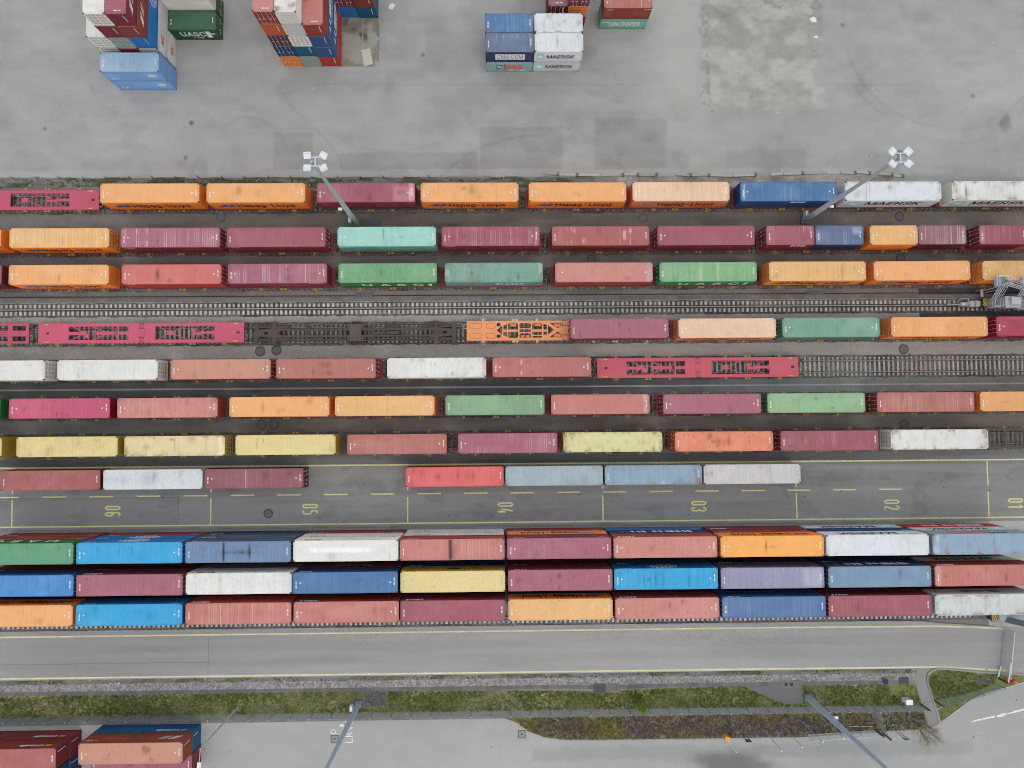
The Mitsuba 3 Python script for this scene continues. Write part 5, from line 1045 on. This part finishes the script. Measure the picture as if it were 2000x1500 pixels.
wagon(8.42, 11.2, 'orange wagon with rounded cut-outs, half empty, half loaded', 'plain', ORA, acc=np.array([.62, .58, .36]), half_kinds={-1: 'orange'})
wagon(25.4, 6.32, 'empty pink-red wagon pair at the end of the fifth train', 'lattice', PINK * [1.02, 1.1, .86])
wagon(61.15, -3.05, 'dark wagon behind the last white container of the lowest train', 'dark', WDK * 1.1)

# ------------------------------------------------------------------ lamp masts and poles
GALV = np.array([.33, .365, .385]); LAMP = np.array([.62, .64, .66])
def mast(name, label, x, y, h, rot, angs, r0=.37, tint=GALV, head=True, cab=None, group='tall floodlight masts', hoff=0.0):
    k = thing(name, label, 'light mast', group); M = place(x, y, 0, 0)
    put(part(k, 'foot'), MB().box(-.55, .55, -.55, .55, -.03, .12, GREY * .45).box(-.42, .42, -.42, .42, .12, .2, tint * .6).shape('matte'), M)
    m = MB()
    for a, b in ((0, .5), (.5, 1)): m.bar([0, 0, .2 + a * (h - .2)], [0, 0, .2 + b * (h - .2)], r0 + (.13 - r0) * a, tint, r0 + (.13 - r0) * b, n=12)
    put(part(k, 'pole'), m.shape(), M)
    if cab: put(part(k, 'switch_box'), MB().box(cab[0] - .16, cab[0] + .16, cab[1] - .32, cab[1] + .32, .5, 1.35, LAMP).shape(), M)
    put(part(k, 'camera_arm'), MB().bar([0, 0, 6.3], [-.7 if x < 30 else .7, -.05, 6.4], .05, tint, n=5).box(-.95 if x < 30 else .5, -.5 if x < 30 else .95, -.18, .12, 6.3, 6.5, LAMP).shape(), M)
    if head:
        Mh = M @ T().translate([hoff, 0, h]) @ T().rotate([0, 0, 1], rot)
        m = MB(); m.bar([0, -.45, 0], [0, .45, 0], .07, GALV * 1.5, n=6); m.bar([-.65, .45, 0], [.65, .45, 0], .06, GALV * 1.5, n=6); m.bar([-.65, -.45, 0], [.65, -.45, 0], .06, GALV * 1.5, n=6); m.bar([0, -.4, -.35], [0, 0, -.9], .05, GALV, n=5); m.bar([0, .4, -.35], [0, 0, -.9], .05, GALV, n=5)
        put(part(k, 'cross_arm'), m.shape(), Mh)
        for (px, py), a in zip(((-.8, .62), (.8, .62), (-.8, -.62), (.8, -.62)), angs):
            f = MB(); f.prism(rr(-.36, .36, -.34, .34, .06), -.10, .06, LAMP); f.box(-.33, .33, -.42, -.34, -.16, .02, GALV * .7); f.bar([-.3, .2, .06], [.3, .2, .06], .02, GALV, n=4)
            put(part(k, 'floodlight'), f.shape(), Mh @ T().translate([px, py, 0]) @ T().rotate([0, 0, 1], a) @ T().rotate([1, 0, 0], 14))
mast('light_mast', 'tall grey floodlight mast leaning over the maroon container', -18.5, 25.55, 23.0, 0, (2, -28, 178, 205), tint=GALV * [.95, 1.05, 1.02], cab=(-.62, .02), hoff=.38)
mast('light_mast', 'tall grey floodlight mast crossing the blue and white containers', 40.15, 25.69, 23.4, 0, (48, -42, 138, 222), tint=GALV, cab=(-.2, .55))
mast('light_mast', 'blue-grey lamp pole rising from the grass beside the gravel pad', -18.1, -35.86, 23.0, 0, (0, 0, 180, 180), tint=GALV * [.9, 1.0, 1.08], cab=(-.7, -.1))
mast('light_mast', 'thick blue-grey lamp pole crossing the slatted fence', 38.95, -35.8, 23.0, 0, (0, 0, 180, 180), r0=.44, tint=GALV * [.82, .95, 1.08], cab=None)
k = thing('lamp_post', 'thin grey lamp post by the corner containers', 'lamp post')
put(part(k, 'pole'), MB().bar([-33.15, -35.97, 0], [-33.15, -35.97, 12], .16, GALV * [.9, 1, 1.08], .07, n=8).shape()); put(part(k, 'lamp_arm'), MB().bar([-33.15, -35.97, 11.9], [-33.15, -37.4, 12.2], .05, GALV, n=5).box(-33.35, -32.95, -38.0, -37.3, 12.15, 12.3, LAMP).shape())
for i, (x, y) in enumerate(((33.03, -39.54), (35.51, -39.16), (37.96, -38.6), (40.45, -38.18))):
    k = thing('flag_pole', f'thin bare flag pole in the planting bed, {ORD[i]} from left', 'flag pole', 'row of four bare flag poles')
    put(part(k, 'pole'), MB().bar([x, y, 0], [x, y, 6.5], .055, GALV * .8, .035, n=6).shape()); put(part(k, 'knob'), MB().bar([x, y, 6.5], [x, y, 6.62], .09, WHT * 1.2, .06, n=8).shape())

# ------------------------------------------------------------------ mesh fence along the grass
FG = np.array([.19, .23, .225])
def fence_run(pts, pitch, h, label, post=FG * .9, bar=FG):
    k = thing('mesh_fence', label, 'fence'); ls = LineString(pts); n = int(round(ls.length / pitch))
    P = [np.array(ls.interpolate(i / n, normalized=True).coords[0]) for i in range(n + 1)]
    for i in range(n + 1):
        x, y = P[i]; put(part(k, 'post'), MB().box(x - .035, x + .035, y - .035, y + .035, -.03, h + .04, post).box(x - .05, x + .05, y - .05, y + .05, h + .04, h + .07, WHT * .8).shape())
    for i in range(n):
        a, b = P[i], P[i + 1]; d = b - a; L = np.linalg.norm(d); ang = math.degrees(math.atan2(d[1], d[0]))
        def panel():
            m = MB(); u = np.arange(.05, pitch, .05)
            for q in u: m.box(q - .0035, q + .0035, -.0035, .0035, .03, h, bar)
            for z in np.arange(.05, h + .01, .2): m.box(0, pitch, .0035, .0105, z - .004, z + .004, bar); m.box(0, pitch, -.0105, -.0035, z - .004, z + .004, bar)
            return m.shape()
        put(part(k, 'panel'), cached(('fp', pitch, h, tuple(bar)), panel), T().translate([a[0], a[1], 0]) @ T().rotate([0, 0, 1], ang) @ T().scale([L / pitch, 1, 1]))
fence_run([(-71.2, -36.95), (53.45, -37.05)], 2.5, 1.8, 'long low mesh fence between the grass and the lower pavement')
fence_run([(55.25, -36.45), (58.46, -35.9), (61.0, -35.1), (63.3, -34.4)], 2.5, 1.85, 'green-grey mesh fence below the grass corner', bar=np.array([.17, .26, .25]))
fence_run([(47.35, -37.15), (48.35, -40.3)], 1.6, 1.8, 'short side run of mesh fence beside the slatted gate')
k = thing('wicket_gate', 'open wicket gate frame with dark posts across the path', 'gate'); DK = np.array([.045, .06, .065])
for x, y in ((53.5, -36.88), (55.2, -36.42)): put(part(k, 'post'), MB().box(x - .07, x + .07, y - .07, y + .07, -.03, 2.15, DK).shape())
put(part(k, 'rail'), MB().bar([53.6, -36.9, .06], [55.1, -36.48, .06], .03, GALV * .9, n=5).bar([53.6, -36.9, 2.05], [55.1, -36.48, 2.05], .03, GALV * 1.2, n=5).shape())
k = thing('slatted_gate', 'sliding gate of thin grey bars along the lower planting bed edge', 'gate'); a, b = np.array([38.78, -40.48]), np.array([47.34, -40.03])
m = MB()
for z in (.08, 1.85): m.bar([*a, z], [*b, z], .045, GALV * 1.3, n=6)
for f in (0, .25, .5, .75, 1.0): p = a + (b - a) * f; m.bar([*p, .08], [*p, 1.85], .035, GALV * 1.2, n=6)
put(part(k, 'frame'), m.shape()); m = MB()
for z in np.arange(.2, 1.8, .13): m.bar([*a, z], [*b, z], .011, GALV, n=4)
put(part(k, 'bars'), m.shape())
for x, y in ((47.5, -39.95), (48.4, -40.35)): put(part(k, 'post'), MB().box(x - .09, x + .09, y - .09, y + .09, -.03, 2.2, DK).shape())
put(part(k, 'track_beam'), MB().box(44.2, 47.2, -39.55, -39.47, .02, .12, GALV * 1.3).shape())
# gate across the wide road
k = thing('road_gate', 'tall translucent grey gate standing across the wide road', 'gate'); a, b = np.array([64.62, -27.4]), np.array([63.86, -32.95])
m = MB()
for z in (.1, 1.95): m.bar([*a, z], [*b, z], .05, GALV * (1.0 if z < 1 else 1.7), n=6)
for f in (0, 1): p = a + (b - a) * f; m.bar([*p, .05], [*p, 1.95], .05, GALV * 1.2, n=6)
put(part(k, 'frame'), m.shape()); m = MB()
for f in np.linspace(0, 1, 58)[1:-1]: p = a + (b - a) * f; m.bar([*p, .1], [*p, 1.95], .017, GALV * .85, n=4, cap=False)
put(part(k, 'bars'), m.shape())
for (x, y), c_ in (((63.44, -33.62), DK), ((63.82, -33.05), GALV)): put(part(k, 'post'), MB().box(x - .1, x + .1, y - .1, y + .1, -.03, 2.15, c_).shape())
put(part(k, 'guide_beam'), MB().bar([63.36, -33.7, .22], [63.85, -32.2, .22], .09, WHT * 1.1, n=6).shape())
put(part(k, 'top_beam'), MB().bar([63.44, -33.62, 2.1], [63.95, -31.2, 2.0], .06, WHT, n=6).shape())
k = thing('barrier', 'red barrier housing with raised white boom behind the road gate', 'barrier'); M = place(65.0, -33.9)
put(part(k, 'housing'), MB().box(-.25, .25, -.22, .22, 0, 1.05, np.array([.50, .045, .05])).shape(), M); put(part(k, 'boom'), MB().bar([.1, 0, 1.0], [.9, -.35, 4.2], .05, WHT * 1.2, n=6).shape(), M); put(part(k, 'counterweight'), MB().box(-.75, -.25, .0, .3, .3, .5, np.array([.4, .04, .045])).shape(), M)
k = thing('barrier', 'orange barrier housing with raised white boom beside the planting bed', 'barrier'); M = place(28.25, -40.4, 0, -18)
put(part(k, 'housing'), MB().box(-.3, .3, -.26, .26, 0, 1.15, np.array([.62, .24, .035])).box(-.32, .32, -.28, .28, 1.15, 1.2, np.array([.66, .30, .07])).shape(), M); put(part(k, 'boom'), MB().bar([.12, -.1, 1.1], [.18, -.22, 4.2], .05, WHT * 1.25, n=6).shape(), M); put(part(k, 'foot'), MB().box(-.38, .38, -.34, .34, -.03, .06, GREY * .5).shape('matte'), M)
for x, y, lab in ((30.55, -40.35, 'small dark sign on a post right of the orange barrier'), (50.4, -40.45, 'small pale blue sign on dark posts near the bare tree')):
    k = thing('road_sign', lab, 'road sign'); M = place(x, y)
    put(part(k, 'post'), MB().bar([-.15, .1, 0], [-.15, .1, 2.3], .035, DK, n=6).bar([.25, .1, 0], [.25, .1, 2.3], .035, DK, n=6).shape(), M); put(part(k, 'panel'), MB().box(-.3, .4, .02, .06, 1.5, 2.3, LB * .9 if x > 40 else np.array([.10, .14, .14])).shape(), M)
k = thing('utility_cabinet', 'white utility cabinet on the grass near the path', 'cabinet')
put(part(k, 'body'), MB().box(50.95, 51.75, -36.45, -35.9, -.02, 1.18, LAMP * .85).shape()); put(part(k, 'lid'), MB().box(50.91, 51.79, -36.49, -35.86, 1.18, 1.25, LAMP * 1.1).shape()); put(part(k, 'plinth'), MB().box(50.85, 51.85, -36.55, -35.8, -.03, .08, GREY * .5).shape('matte'))

# ------------------------------------------------------------------ gantry crane, of which the photograph shows the left legs
CG = np.array([.38, .41, .42])
def hazard(x0, x1, y0, y1, z0, z1, key, yaw=1):
    """yellow and black slanted stripes on a buffer block"""
    put(part(key, 'bumper'), MB().box(x0, x1, y0, y1, z0, z1, np.array([.05, .05, .05])).shape()); m = MB(); n = 6; w = x1 - x0; base = sbox(x0, y0, x1, y1)
    st = [Polygon([(x0 + q, y0 - 1), (x0 + q + .11, y0 - 1), (x0 + q + .11 + yaw * -1.5, y1 + 1.2), (x0 + q + yaw * -1.5, y1 + 1.2)]) for q in np.arange(-2.5, 3.5, .22)]
    m.prism(unary_union(st).intersection(base), z1 + .001, z1 + .005, np.array([.62, .42, .05])); put(part(key, 'hazard_stripes'), m.shape())
k = thing('gantry_crane', 'grey gantry crane with stairs, railings and striped bumpers at the photo edge', 'gantry crane')
put(part(k, 'buffer_rod'), MB().bar([58.25, 14.33, .75], [59.9, 14.33, .75], .09, GALV * 1.1, n=8).bar([58.2, 14.33, .75], [58.35, 14.33, .75], .15, np.array([.5, .42, .2]), n=8).shape())
put(part(k, 'rail_clamp'), MB().box(59.85, 60.9, 14.08, 14.62, .35, .95, CG * .8).box(60.0, 60.4, 14.2, 14.5, .95, 1.05, WHT).box(60.95, 62.3, 14.0, 14.75, .3, 1.1, CG).box(61.6, 61.75, 13.95, 14.8, .35, 1.15, CG * .6).box(62.3, 62.6, 14.15, 14.7, .4, .9, CG * .7).shape())
m = MB()
for p, q in (((59.9, 15.05, .9), (60.95, 15.1, .9)), ((60.95, 15.1, .9), (60.95, 14.4, .9)), ((59.9, 15.05, .9), (59.4, 14.6, .9)), ((60.0, 14.8, .2), (60.0, 14.8, .9)), ((60.9, 14.9, .2), (60.9, 14.9, .9))): m.bar(p, q, .03, GALV * 1.6, n=5)
m.box(59.9, 62.0, 14.75, 15.1, .35, .40, np.array([.10, .11, .14])); put(part(k, 'platform_rail'), m.shape())
hazard(62.6, 63.3, 14.0, 15.0, .25, 1.25, k)
put(part(k, 'bogie_beam'), MB().box(63.3, 82, 13.75, 14.95, .35, 1.5, CG).box(64.6, 66.6, 13.6, 15.1, 1.5, 2.6, CG * 1.15).box(65.1, 66.3, 13.95, 14.9, 2.6, 3.1, CG * 1.25).shape())
put(part(k, 'leg'), MB().box(68.6, 70.2, 13.6, 15.1, 1.5, 19, CG).shape()); put(part(k, 'leg'), MB().box(79.0, 80.6, 13.6, 15.1, 1.5, 19, CG).shape())
def stair(key, x0, y0, z0, x1, y1, z1, w, rail=True):
    p0, p1 = np.array([x0, y0, z0]), np.array([x1, y1, z1]); d = p1 - p0; h = np.array([d[0], d[1], 0]); h /= np.linalg.norm(h); s = np.array([-h[1], h[0], 0]) * w / 2
    m = MB()
    for q in (-1, 1): m.bar(p0 + q * s, p1 + q * s, .06, CG * 1.1, n=5)
    n = int(abs(d[2]) / .2)
    for i in range(1, n): c = p0 + d * i / n; m.bar(c - s, c + s, .07, np.array([.17, .19, .22]), n=4)
    put(part(key, 'stair'), m.shape()); m = MB()
    for q in (-1, 1):
        for hh in (.55, 1.05): m.bar(p0 + q * s + [0, 0, hh], p1 + q * s + [0, 0, hh], .028, GALV * 1.9, n=5)
        for f in np.linspace(0, 1, 5): c = p0 + d * f + q * s; m.bar(c, c + [0, 0, 1.05], .025, GALV * 1.7, n=5)
    put(part(key, 'handrail'), m.shape())
def landing(key, x0, x1, y0, y1, z, sides='NSEW'):
    m = MB(); m.box(x0, x1, y0, y1, z - .06, z, np.array([.20, .22, .25])); put(part(key, 'landing'), m.shape()); m = MB(); e = {'N': ((x0, y1), (x1, y1)), 'S': ((x0, y0), (x1, y0)), 'E': ((x1, y0), (x1, y1)), 'W': ((x0, y0), (x0, y1))}
    for c in sides:
        a, b = e[c]
        for hh in (.55, 1.05): m.bar([*a, z + hh], [*b, z + hh], .028, GALV * 1.9, n=5)
        for f in np.linspace(0, 1, 3): m.bar([a[0] + (b[0] - a[0]) * f, a[1] + (b[1] - a[1]) * f, z], [a[0] + (b[0] - a[0]) * f, a[1] + (b[1] - a[1]) * f, z + 1.05], .025, GALV * 1.7, n=5)
    put(part(key, 'guard_rail'), m.shape())
landing(k, 63.3, 64.3, 13.85, 14.75, 1.55, 'SWE'); stair(k, 63.6, 14.6, 1.55, 62.9, 16.2, 4.6, .8); landing(k, 61.9, 63.4, 16.0, 17.2, 4.6, 'NWE')
stair(k, 63.1, 16.6, 4.6, 64.6, 15.0, 7.6, .75); landing(k, 66.3, 67.4, 13.5, 14.4, 1.55, 'SWE'); stair(k, 66.6, 14.3, 1.55, 66.1, 16.2, 4.6, .8); landing(k, 65.2, 66.9, 16.0, 17.1, 4.6, 'NWE')
put(part(k, 'side_frame'), MB().box(62.2, 62.5, 15.2, 16.2, 1.4, 1.5, CG).bar([62.25, 16.1, .3], [62.25, 16.1, 2.3], .06, CG, n=6).bar([62.9, 16.1, .3], [62.9, 16.1, 4.6], .07, CG, n=6).bar([63.4, 15.9, .3], [63.4, 15.9, 4.6], .07, CG, n=6).shape())
hazard(62.25, 62.98, -26.1, -25.3, .2, 1.2, k, -1)
put(part(k, 'bogie_beam'), MB().box(62.98, 82, -25.95, -24.75, .35, 1.6, CG * [.9, .95, 1.08]).box(63.2, 82, -25.0, -24.4, 1.6, 2.4, lin((105, 100, 110)) * .6).shape())
m = MB(); m.bar([64.0, -26.0, 1.3], [69.0, -26.2, 10.0], .42, lin((120, 132, 145)) * .62, .5, n=4); put(part(k, 'leg'), m.shape()); put(part(k, 'leg'), MB().box(68.6, 70.2, -26.4, -24.9, 1.6, 19, CG).shape())
for xg in (68.6, 79.0): put(part(k, 'girder'), MB().box(xg, xg + 1.6, -34, 32, 19, 21.2, CG).shape())
put(part(k, 'leg'), MB().box(79.0, 80.6, -26.4, -24.9, 1.6, 19, CG).shape()); put(part(k, 'foot'), MB().box(62.9, 63.6, -26.55, -26.1, -.03, .25, GREY * 1.1).shape('matte'))

# ------------------------------------------------------------------ verge posts, slab edging, small things
for i, x in enumerate(np.arange(-62.6, -8, 2.98)):
    k = thing('fence_stub', f'broken dark post stub on the weedy verge, {i + 1} from left', 'post stub', 'row of post stubs on the verge')
    labels[k]['label'] = f'broken dark post stub on the weedy verge, {ORD[i]} from left'
    put(k, MB().bar([x, 31.45, -.02], [x + rng.normal(-.15, .1), 31.5 + rng.normal(.12, .08), rng.uniform(.35, .6)], .07, lin((110, 104, 96)) * .7, .04, n=5).shape('matte'))
k = thing('slab_edging', 'line of pale broken edging pieces along the gravel verge', 'edging'); pts = [(6.1, 31.9), (11.85, 31.69), (20.6, 31.8), (30.05, 31.62), (36.83, 31.83), (44.98, 32.02), (50.5, 31.85), (53.3, 31.5)]
ls = LineString(pts); s = 0
while s < ls.length - 1:
    d = rng.uniform(1.6, 3.3)
    if rng.random() < .9:
        a, b = ls.interpolate(s), ls.interpolate(min(s + d - .15, ls.length)); g = LineString([(a.x, a.y + rng.normal(0, .05)), (b.x, b.y + rng.normal(0, .05))]).buffer(rng.uniform(.12, .19), cap_style=2)
        put(part(k, 'edging_piece'), MB().prism(g, -.03, rng.uniform(.10, .22), lin((190, 188, 178)) * rng.uniform(.6, .95)).shape('matte'))
        if rng.random() < .6: put(part(k, 'joint'), MB().box(b.x - .14, b.x + .14, b.y - .2, b.y + .2, -.03, .27, lin((130, 128, 120)) * .7).shape('matte'))
    s += d
k = thing('white_board', 'dirty white board lying on the concrete lot', 'board'); M = place(-17.1, 47.4, .01, 12)
put(part(k, 'panel'), MB().box(-.6, .6, -1.0, 1.0, 0, .12, lin((206, 204, 188)) * .75).shape('matte'), M); put(part(k, 'rim'), MB().box(-.63, .63, .98, 1.12, 0, .2, lin((224, 220, 200)) * .8).shape('matte'), M)
for x, y, s, lab in ((-13.9, 54.3, .55, 'white paint splash on the yard near the top edge'), (42.0, 52.6, .5, 'white triangular scrap at the edge of the bare concrete'), (42.3, 50.3, .3, 'small white scrap below the triangular one')):
    k = thing('litter', lab, 'scrap'); r = rng.uniform(.4, 1.0, 9); t = np.arange(9) * 2 * np.pi / 9; put(k, MB().prism(Polygon(np.stack([x + s * r * np.cos(t) * 1.2, y + s * r * np.sin(t)], 1)), 0, .03, WHT).shape('matte'))
m = MB()
for _ in range(150):
    x, y = rng.uniform(-64, 68), rng.choice([rng.uniform(30.4, 31.6), rng.uniform(-38, -34.4), rng.uniform(32, 54), rng.uniform(-32.9, -32.4), rng.uniform(-42, -40.8)])
    s = rng.uniform(.03, .07); m.box(x - s, x + s, y - s, y + s, 0, .06, rng.choice([.12, .5, .6]) * np.ones(3))
k = numbered('litter_specks'); put(k, m.shape('matte')); labels[k] = {'label': 'scattered specks of litter', 'kind': 'stuff'}

# ------------------------------------------------------------------ grass, weeds, planting, bush, bare tree
def tufts(pts, h, spread, cols, nb=5, w=.035):
    """blades leaning outwards from each point; cols: one colour per point"""
    n = len(pts); a = rng.uniform(0, 2 * np.pi, (n, nb)); hh = h[:, None] * rng.uniform(.6, 1.2, (n, nb)); sp = spread[:, None] * rng.uniform(.3, 1.2, (n, nb))
    base = np.repeat(pts[:, None, :], nb, 1) + np.stack([rng.normal(0, .04, (n, nb)), rng.normal(0, .04, (n, nb))], -1)
    sx, sy = -np.sin(a) * w, np.cos(a) * w
    b0 = np.stack([base[..., 0] - sx, base[..., 1] - sy, np.zeros((n, nb))], -1); b1 = np.stack([base[..., 0] + sx, base[..., 1] + sy, np.zeros((n, nb))], -1); tip = np.stack([base[..., 0] + np.cos(a) * sp, base[..., 1] + np.sin(a) * sp, hh], -1)
    V = np.stack([b0, b1, tip], 2).reshape(-1, 3); F = np.arange(len(V)).reshape(-1, 3); c = np.repeat(cols[:, None, :] * rng.uniform(.7, 1.3, (n, nb))[..., None], 3, 1).reshape(-1, 3)
    m = MB(); m.raw(V, F, c); return m
def scatter(poly, dens):
    x0, y0, x1, y1 = poly.bounds; n = int((x1 - x0) * (y1 - y0) * dens); p = np.stack([rng.uniform(x0, x1, n), rng.uniform(y0, y1, n)], 1)
    return p[shapely.contains_xy(poly, p[:, 0], p[:, 1])]
def gcol(p, dry, a=(.135, .155, .058), b=(.38, .36, .21)):
    w = np.clip((meshkit.fbm(np.column_stack([p * [.3, .55], p[:, 0] * 0]), 4, 3) - .5) * 2.6 + dry, 0, 1)[:, None]; v = (.65 + .7 * meshkit.fbm(np.column_stack([p * 1.3, p[:, 0] * 0]), 3, 5))[:, None]
    return (np.array(a) * (1 - w) + np.array(b) * w) * v
skip = unary_union([sbox(-17.7, -36.4, -14.4, -34.2), Polygon([(30.6, -34.2), (38.3, -33.9), (38.4, -36.6), (36, -36.7), (33.9, -35.8)]), sbox(11.4, -34.98, 15.0, -33.8), sbox(49.5, -35.8, 53, -34.2), sbox(50.8, -36.6, 51.9, -35.7)])
gs = Polygon([(-68, -34.35), (-19, -34.35), (8, -34.6), (12, -34.85), (18, -34.55), (31, -34.35), (52.9, -34.35), (53.5, -36.95), (-68, -36.85)]).difference(skip)
p = scatter(gs, 42); cols = gcol(p, np.where((p[:, 0] > -27) & (p[:, 0] < 3), .22, -.02)); k = numbered('grass')
put(k, tufts(p, rng.uniform(.10, .24, len(p)), rng.uniform(.08, .2, len(p)), cols).shape('leaf')); labels[k] = {'label': 'strip of rough grass along the gutter', 'kind': 'stuff'}
big = np.concatenate([scatter(sbox(-34, -36.6, -22, -34.5), 1.3), scatter(sbox(-4.5, -36.6, 3.0, -34.5), 2.2)]); k = numbered('grass')
put(k, tufts(big, rng.uniform(.3, .5, len(big)), rng.uniform(.4, .75, len(big)), np.tile([[.34, .33, .19]], (len(big), 1)), 16, .022).shape('leaf')); labels[k] = {'label': 'large pale tussocks of long grass', 'kind': 'stuff'}
tri_ = Polygon([(54.5, -33.6), (55.5, -32.6), (58.7, -32.85), (63, -33.2), (63, -34.3), (61, -35.2), (58.46, -36.0), (55.3, -36.5), (54.8, -34.9)]); p = scatter(tri_, 42); k = numbered('grass')
put(k, tufts(p, rng.uniform(.08, .2, len(p)), rng.uniform(.08, .18, len(p)), gcol(p, -.12)).shape('leaf')); labels[k] = {'label': 'grass of the rounded corner by the path', 'kind': 'stuff'}
low = Polygon([(55.2, -36.9), (57, -36.6), (59, -36.4), (57.2, -38.1), (55.8, -39.0)]); p = scatter(low, 25); k = numbered('grass')
put(k, tufts(p, rng.uniform(.08, .2, len(p)), rng.uniform(.08, .18, len(p)), gcol(p, .25)).shape('leaf')); labels[k] = {'label': 'thin dry grass below the corner fence', 'kind': 'stuff'}
bed = Polygon([(.6, -37.95), (47.0, -37.9), (48.1, -40.2), (38.66, -40.6)] + [(a, b + .12) for a, b in bed_curve[8::-1][1:8]]).buffer(0)
p = scatter(bed, 30); w = meshkit.fbm(np.column_stack([p * [.22, .45], p[:, 0] * 0]), 3, 12)[:, None]; q = np.clip((w - .5) * 8, 0, 1); early = np.clip((18 - p[:, :1]) / 18, 0, 1)
cb = np.array([.185, .145, .128]) * (1 - q) + np.array([.215, .19, .07]) * q; cb = cb * (1 - .35 * early) + np.array([.135, .13, .06]) * .35 * early
k = numbered('ground_cover'); put(k, tufts(p, rng.uniform(.12, .35, len(p)), rng.uniform(.12, .3, len(p)), cb * rng.uniform(.7, 1.2, (len(p), 1)), 8, .03).shape('leaf')); labels[k] = {'label': 'brown and olive ground cover of the planting bed', 'kind': 'stuff'}
bed2 = Polygon([(48.5, -37.9), (53.6, -37.9), (54.2, -39.8), (51, -40.1), (48.6, -40.1)]); p = scatter(bed2, 20); k = numbered('ground_cover')
put(k, tufts(p, rng.uniform(.1, .25, len(p)), rng.uniform(.1, .25, len(p)), gcol(p, .1, (.12, .13, .055), (.17, .16, .10)), 7).shape('leaf')); labels[k] = {'label': 'thin green ground cover near the bare tree', 'kind': 'stuff'}
wp = scatter(sbox(-68, 30.35, 9, 31.35), 9); f = meshkit.fbm(np.column_stack([wp * [.35, 1.2], wp[:, 0] * 0]), 3, 8) > .47; wp = wp[f]; k = numbered('weeds')
put(k, tufts(wp, rng.uniform(.06, .2, len(wp)), rng.uniform(.08, .2, len(wp)), np.tile([[.085, .09, .055]], (len(wp), 1)), 6).shape('leaf')); labels[k] = {'label': 'dull weeds along the verge above the uppermost train', 'kind': 'stuff'}
wp = np.concatenate([scatter(sbox(-68, -32.9, 53, -32.45), 9), scatter(sbox(49.4, -35.9, 53, -34.4), 7)]); f = meshkit.fbm(np.column_stack([wp * [.5, 1.2], wp[:, 0] * 0]), 3, 9) > .5; wp = wp[f]; k = numbered('weeds')
put(k, tufts(wp, rng.uniform(.05, .14, len(wp)), rng.uniform(.06, .15, len(wp)), np.tile([[.075, .085, .035]], (len(wp), 1)), 6).shape('leaf')); labels[k] = {'label': 'mossy weeds along the lower road edge', 'kind': 'stuff'}
def leaf_cloud(c, r, n, s, ca, cb):
    m = MB(); V, C = [], []
    for i in range(n):
        d = rng.normal(0, 1, 3); d /= np.linalg.norm(d); q = c + d * r * rng.uniform(.35, 1.05) * (.8 + .4 * meshkit.noise((d * 2.2 + c)[None], 3)[0]); u = rng.normal(0, 1, 3); u /= np.linalg.norm(u); v = np.cross(u, d); v /= np.linalg.norm(v) + 1e-9
        V += [q - u * s, q + u * s, q + v * s * 1.4]; t = rng.random(); C += [np.array(ca) * (1 - t) + np.array(cb) * t] * 3
    m.raw(V, np.arange(len(V)).reshape(-1, 3), C); return m
k = thing('conical_bush', 'small bright green upright bush beside the mesh fence', 'bush')
put(part(k, 'stem'), MB().bar([17.26, -35.85, 0], [17.26, -35.85, 3.6], .09, np.array([.08, .06, .04]), .03, n=6).shape('matte'))
m = MB()
for z, r, n in ((.6, .75, 420), (1.3, .8, 480), (2.0, .72, 420), (2.7, .6, 360), (3.3, .45, 260), (3.9, .28, 130)):
    a = leaf_cloud(np.array([17.26 + rng.normal(0, .08), -35.85 + rng.normal(0, .08), z]), np.array([r, r, .5]), n, .075, (.06 + .10 * z / 4, .09 + .13 * z / 4, .025), (.15 + .1 * z / 4, .20 + .12 * z / 4, .04)); m.raw(a.v[0], a.f[0], a.c[0])
put(part(k, 'foliage'), m.shape('leaf'))
k = thing('bare_tree', 'leafless bushy tree with yellowish inner twigs by the path', 'tree'); m = MB(); tw = MB(); B0 = np.array([53.3, -39.75, 0.])
def grow(p, d, L, r, lev):
    q = p + d * L; c = np.array([.30, .275, .235]) * (.9 if lev < 2 else 1.05); yel = np.array([.40, .33, .09]) if q[2] < 2.0 and rng.random() < .7 else c
    (m if lev < 2 else tw).bar(p, q, r, yel, r * .6, n=5 if lev < 2 else 3, cap=False)
    if lev >= 4: return
    for _ in range((5, 4, 4, 2)[lev]):
        t = rng.uniform(.35, 1.0); e = d + rng.normal(0, .42, 3) + [0, 0, .12]; e /= np.linalg.norm(e); grow(p + d * L * t, e, L * rng.uniform(.5, .75), r * .55, lev + 1)
for i in range(9):
    a = i * 2 * np.pi / 9 + rng.normal(0, .25); d = np.array([math.cos(a) * .42, math.sin(a) * .42, 1.0]); d /= np.linalg.norm(d); grow(B0 + [math.cos(a) * .12, math.sin(a) * .12, 0], d, 1.62, .045, 0)
put(part(k, 'branches'), m.shape('matte')); put(part(k, 'twigs'), tw.shape('matte'))

for kk, v in labels.items():
    n = len((v.get('label') or '').split())
    if v.get('category') and not 4 <= n <= 16: print('LABEL', n, kk, v['label'])
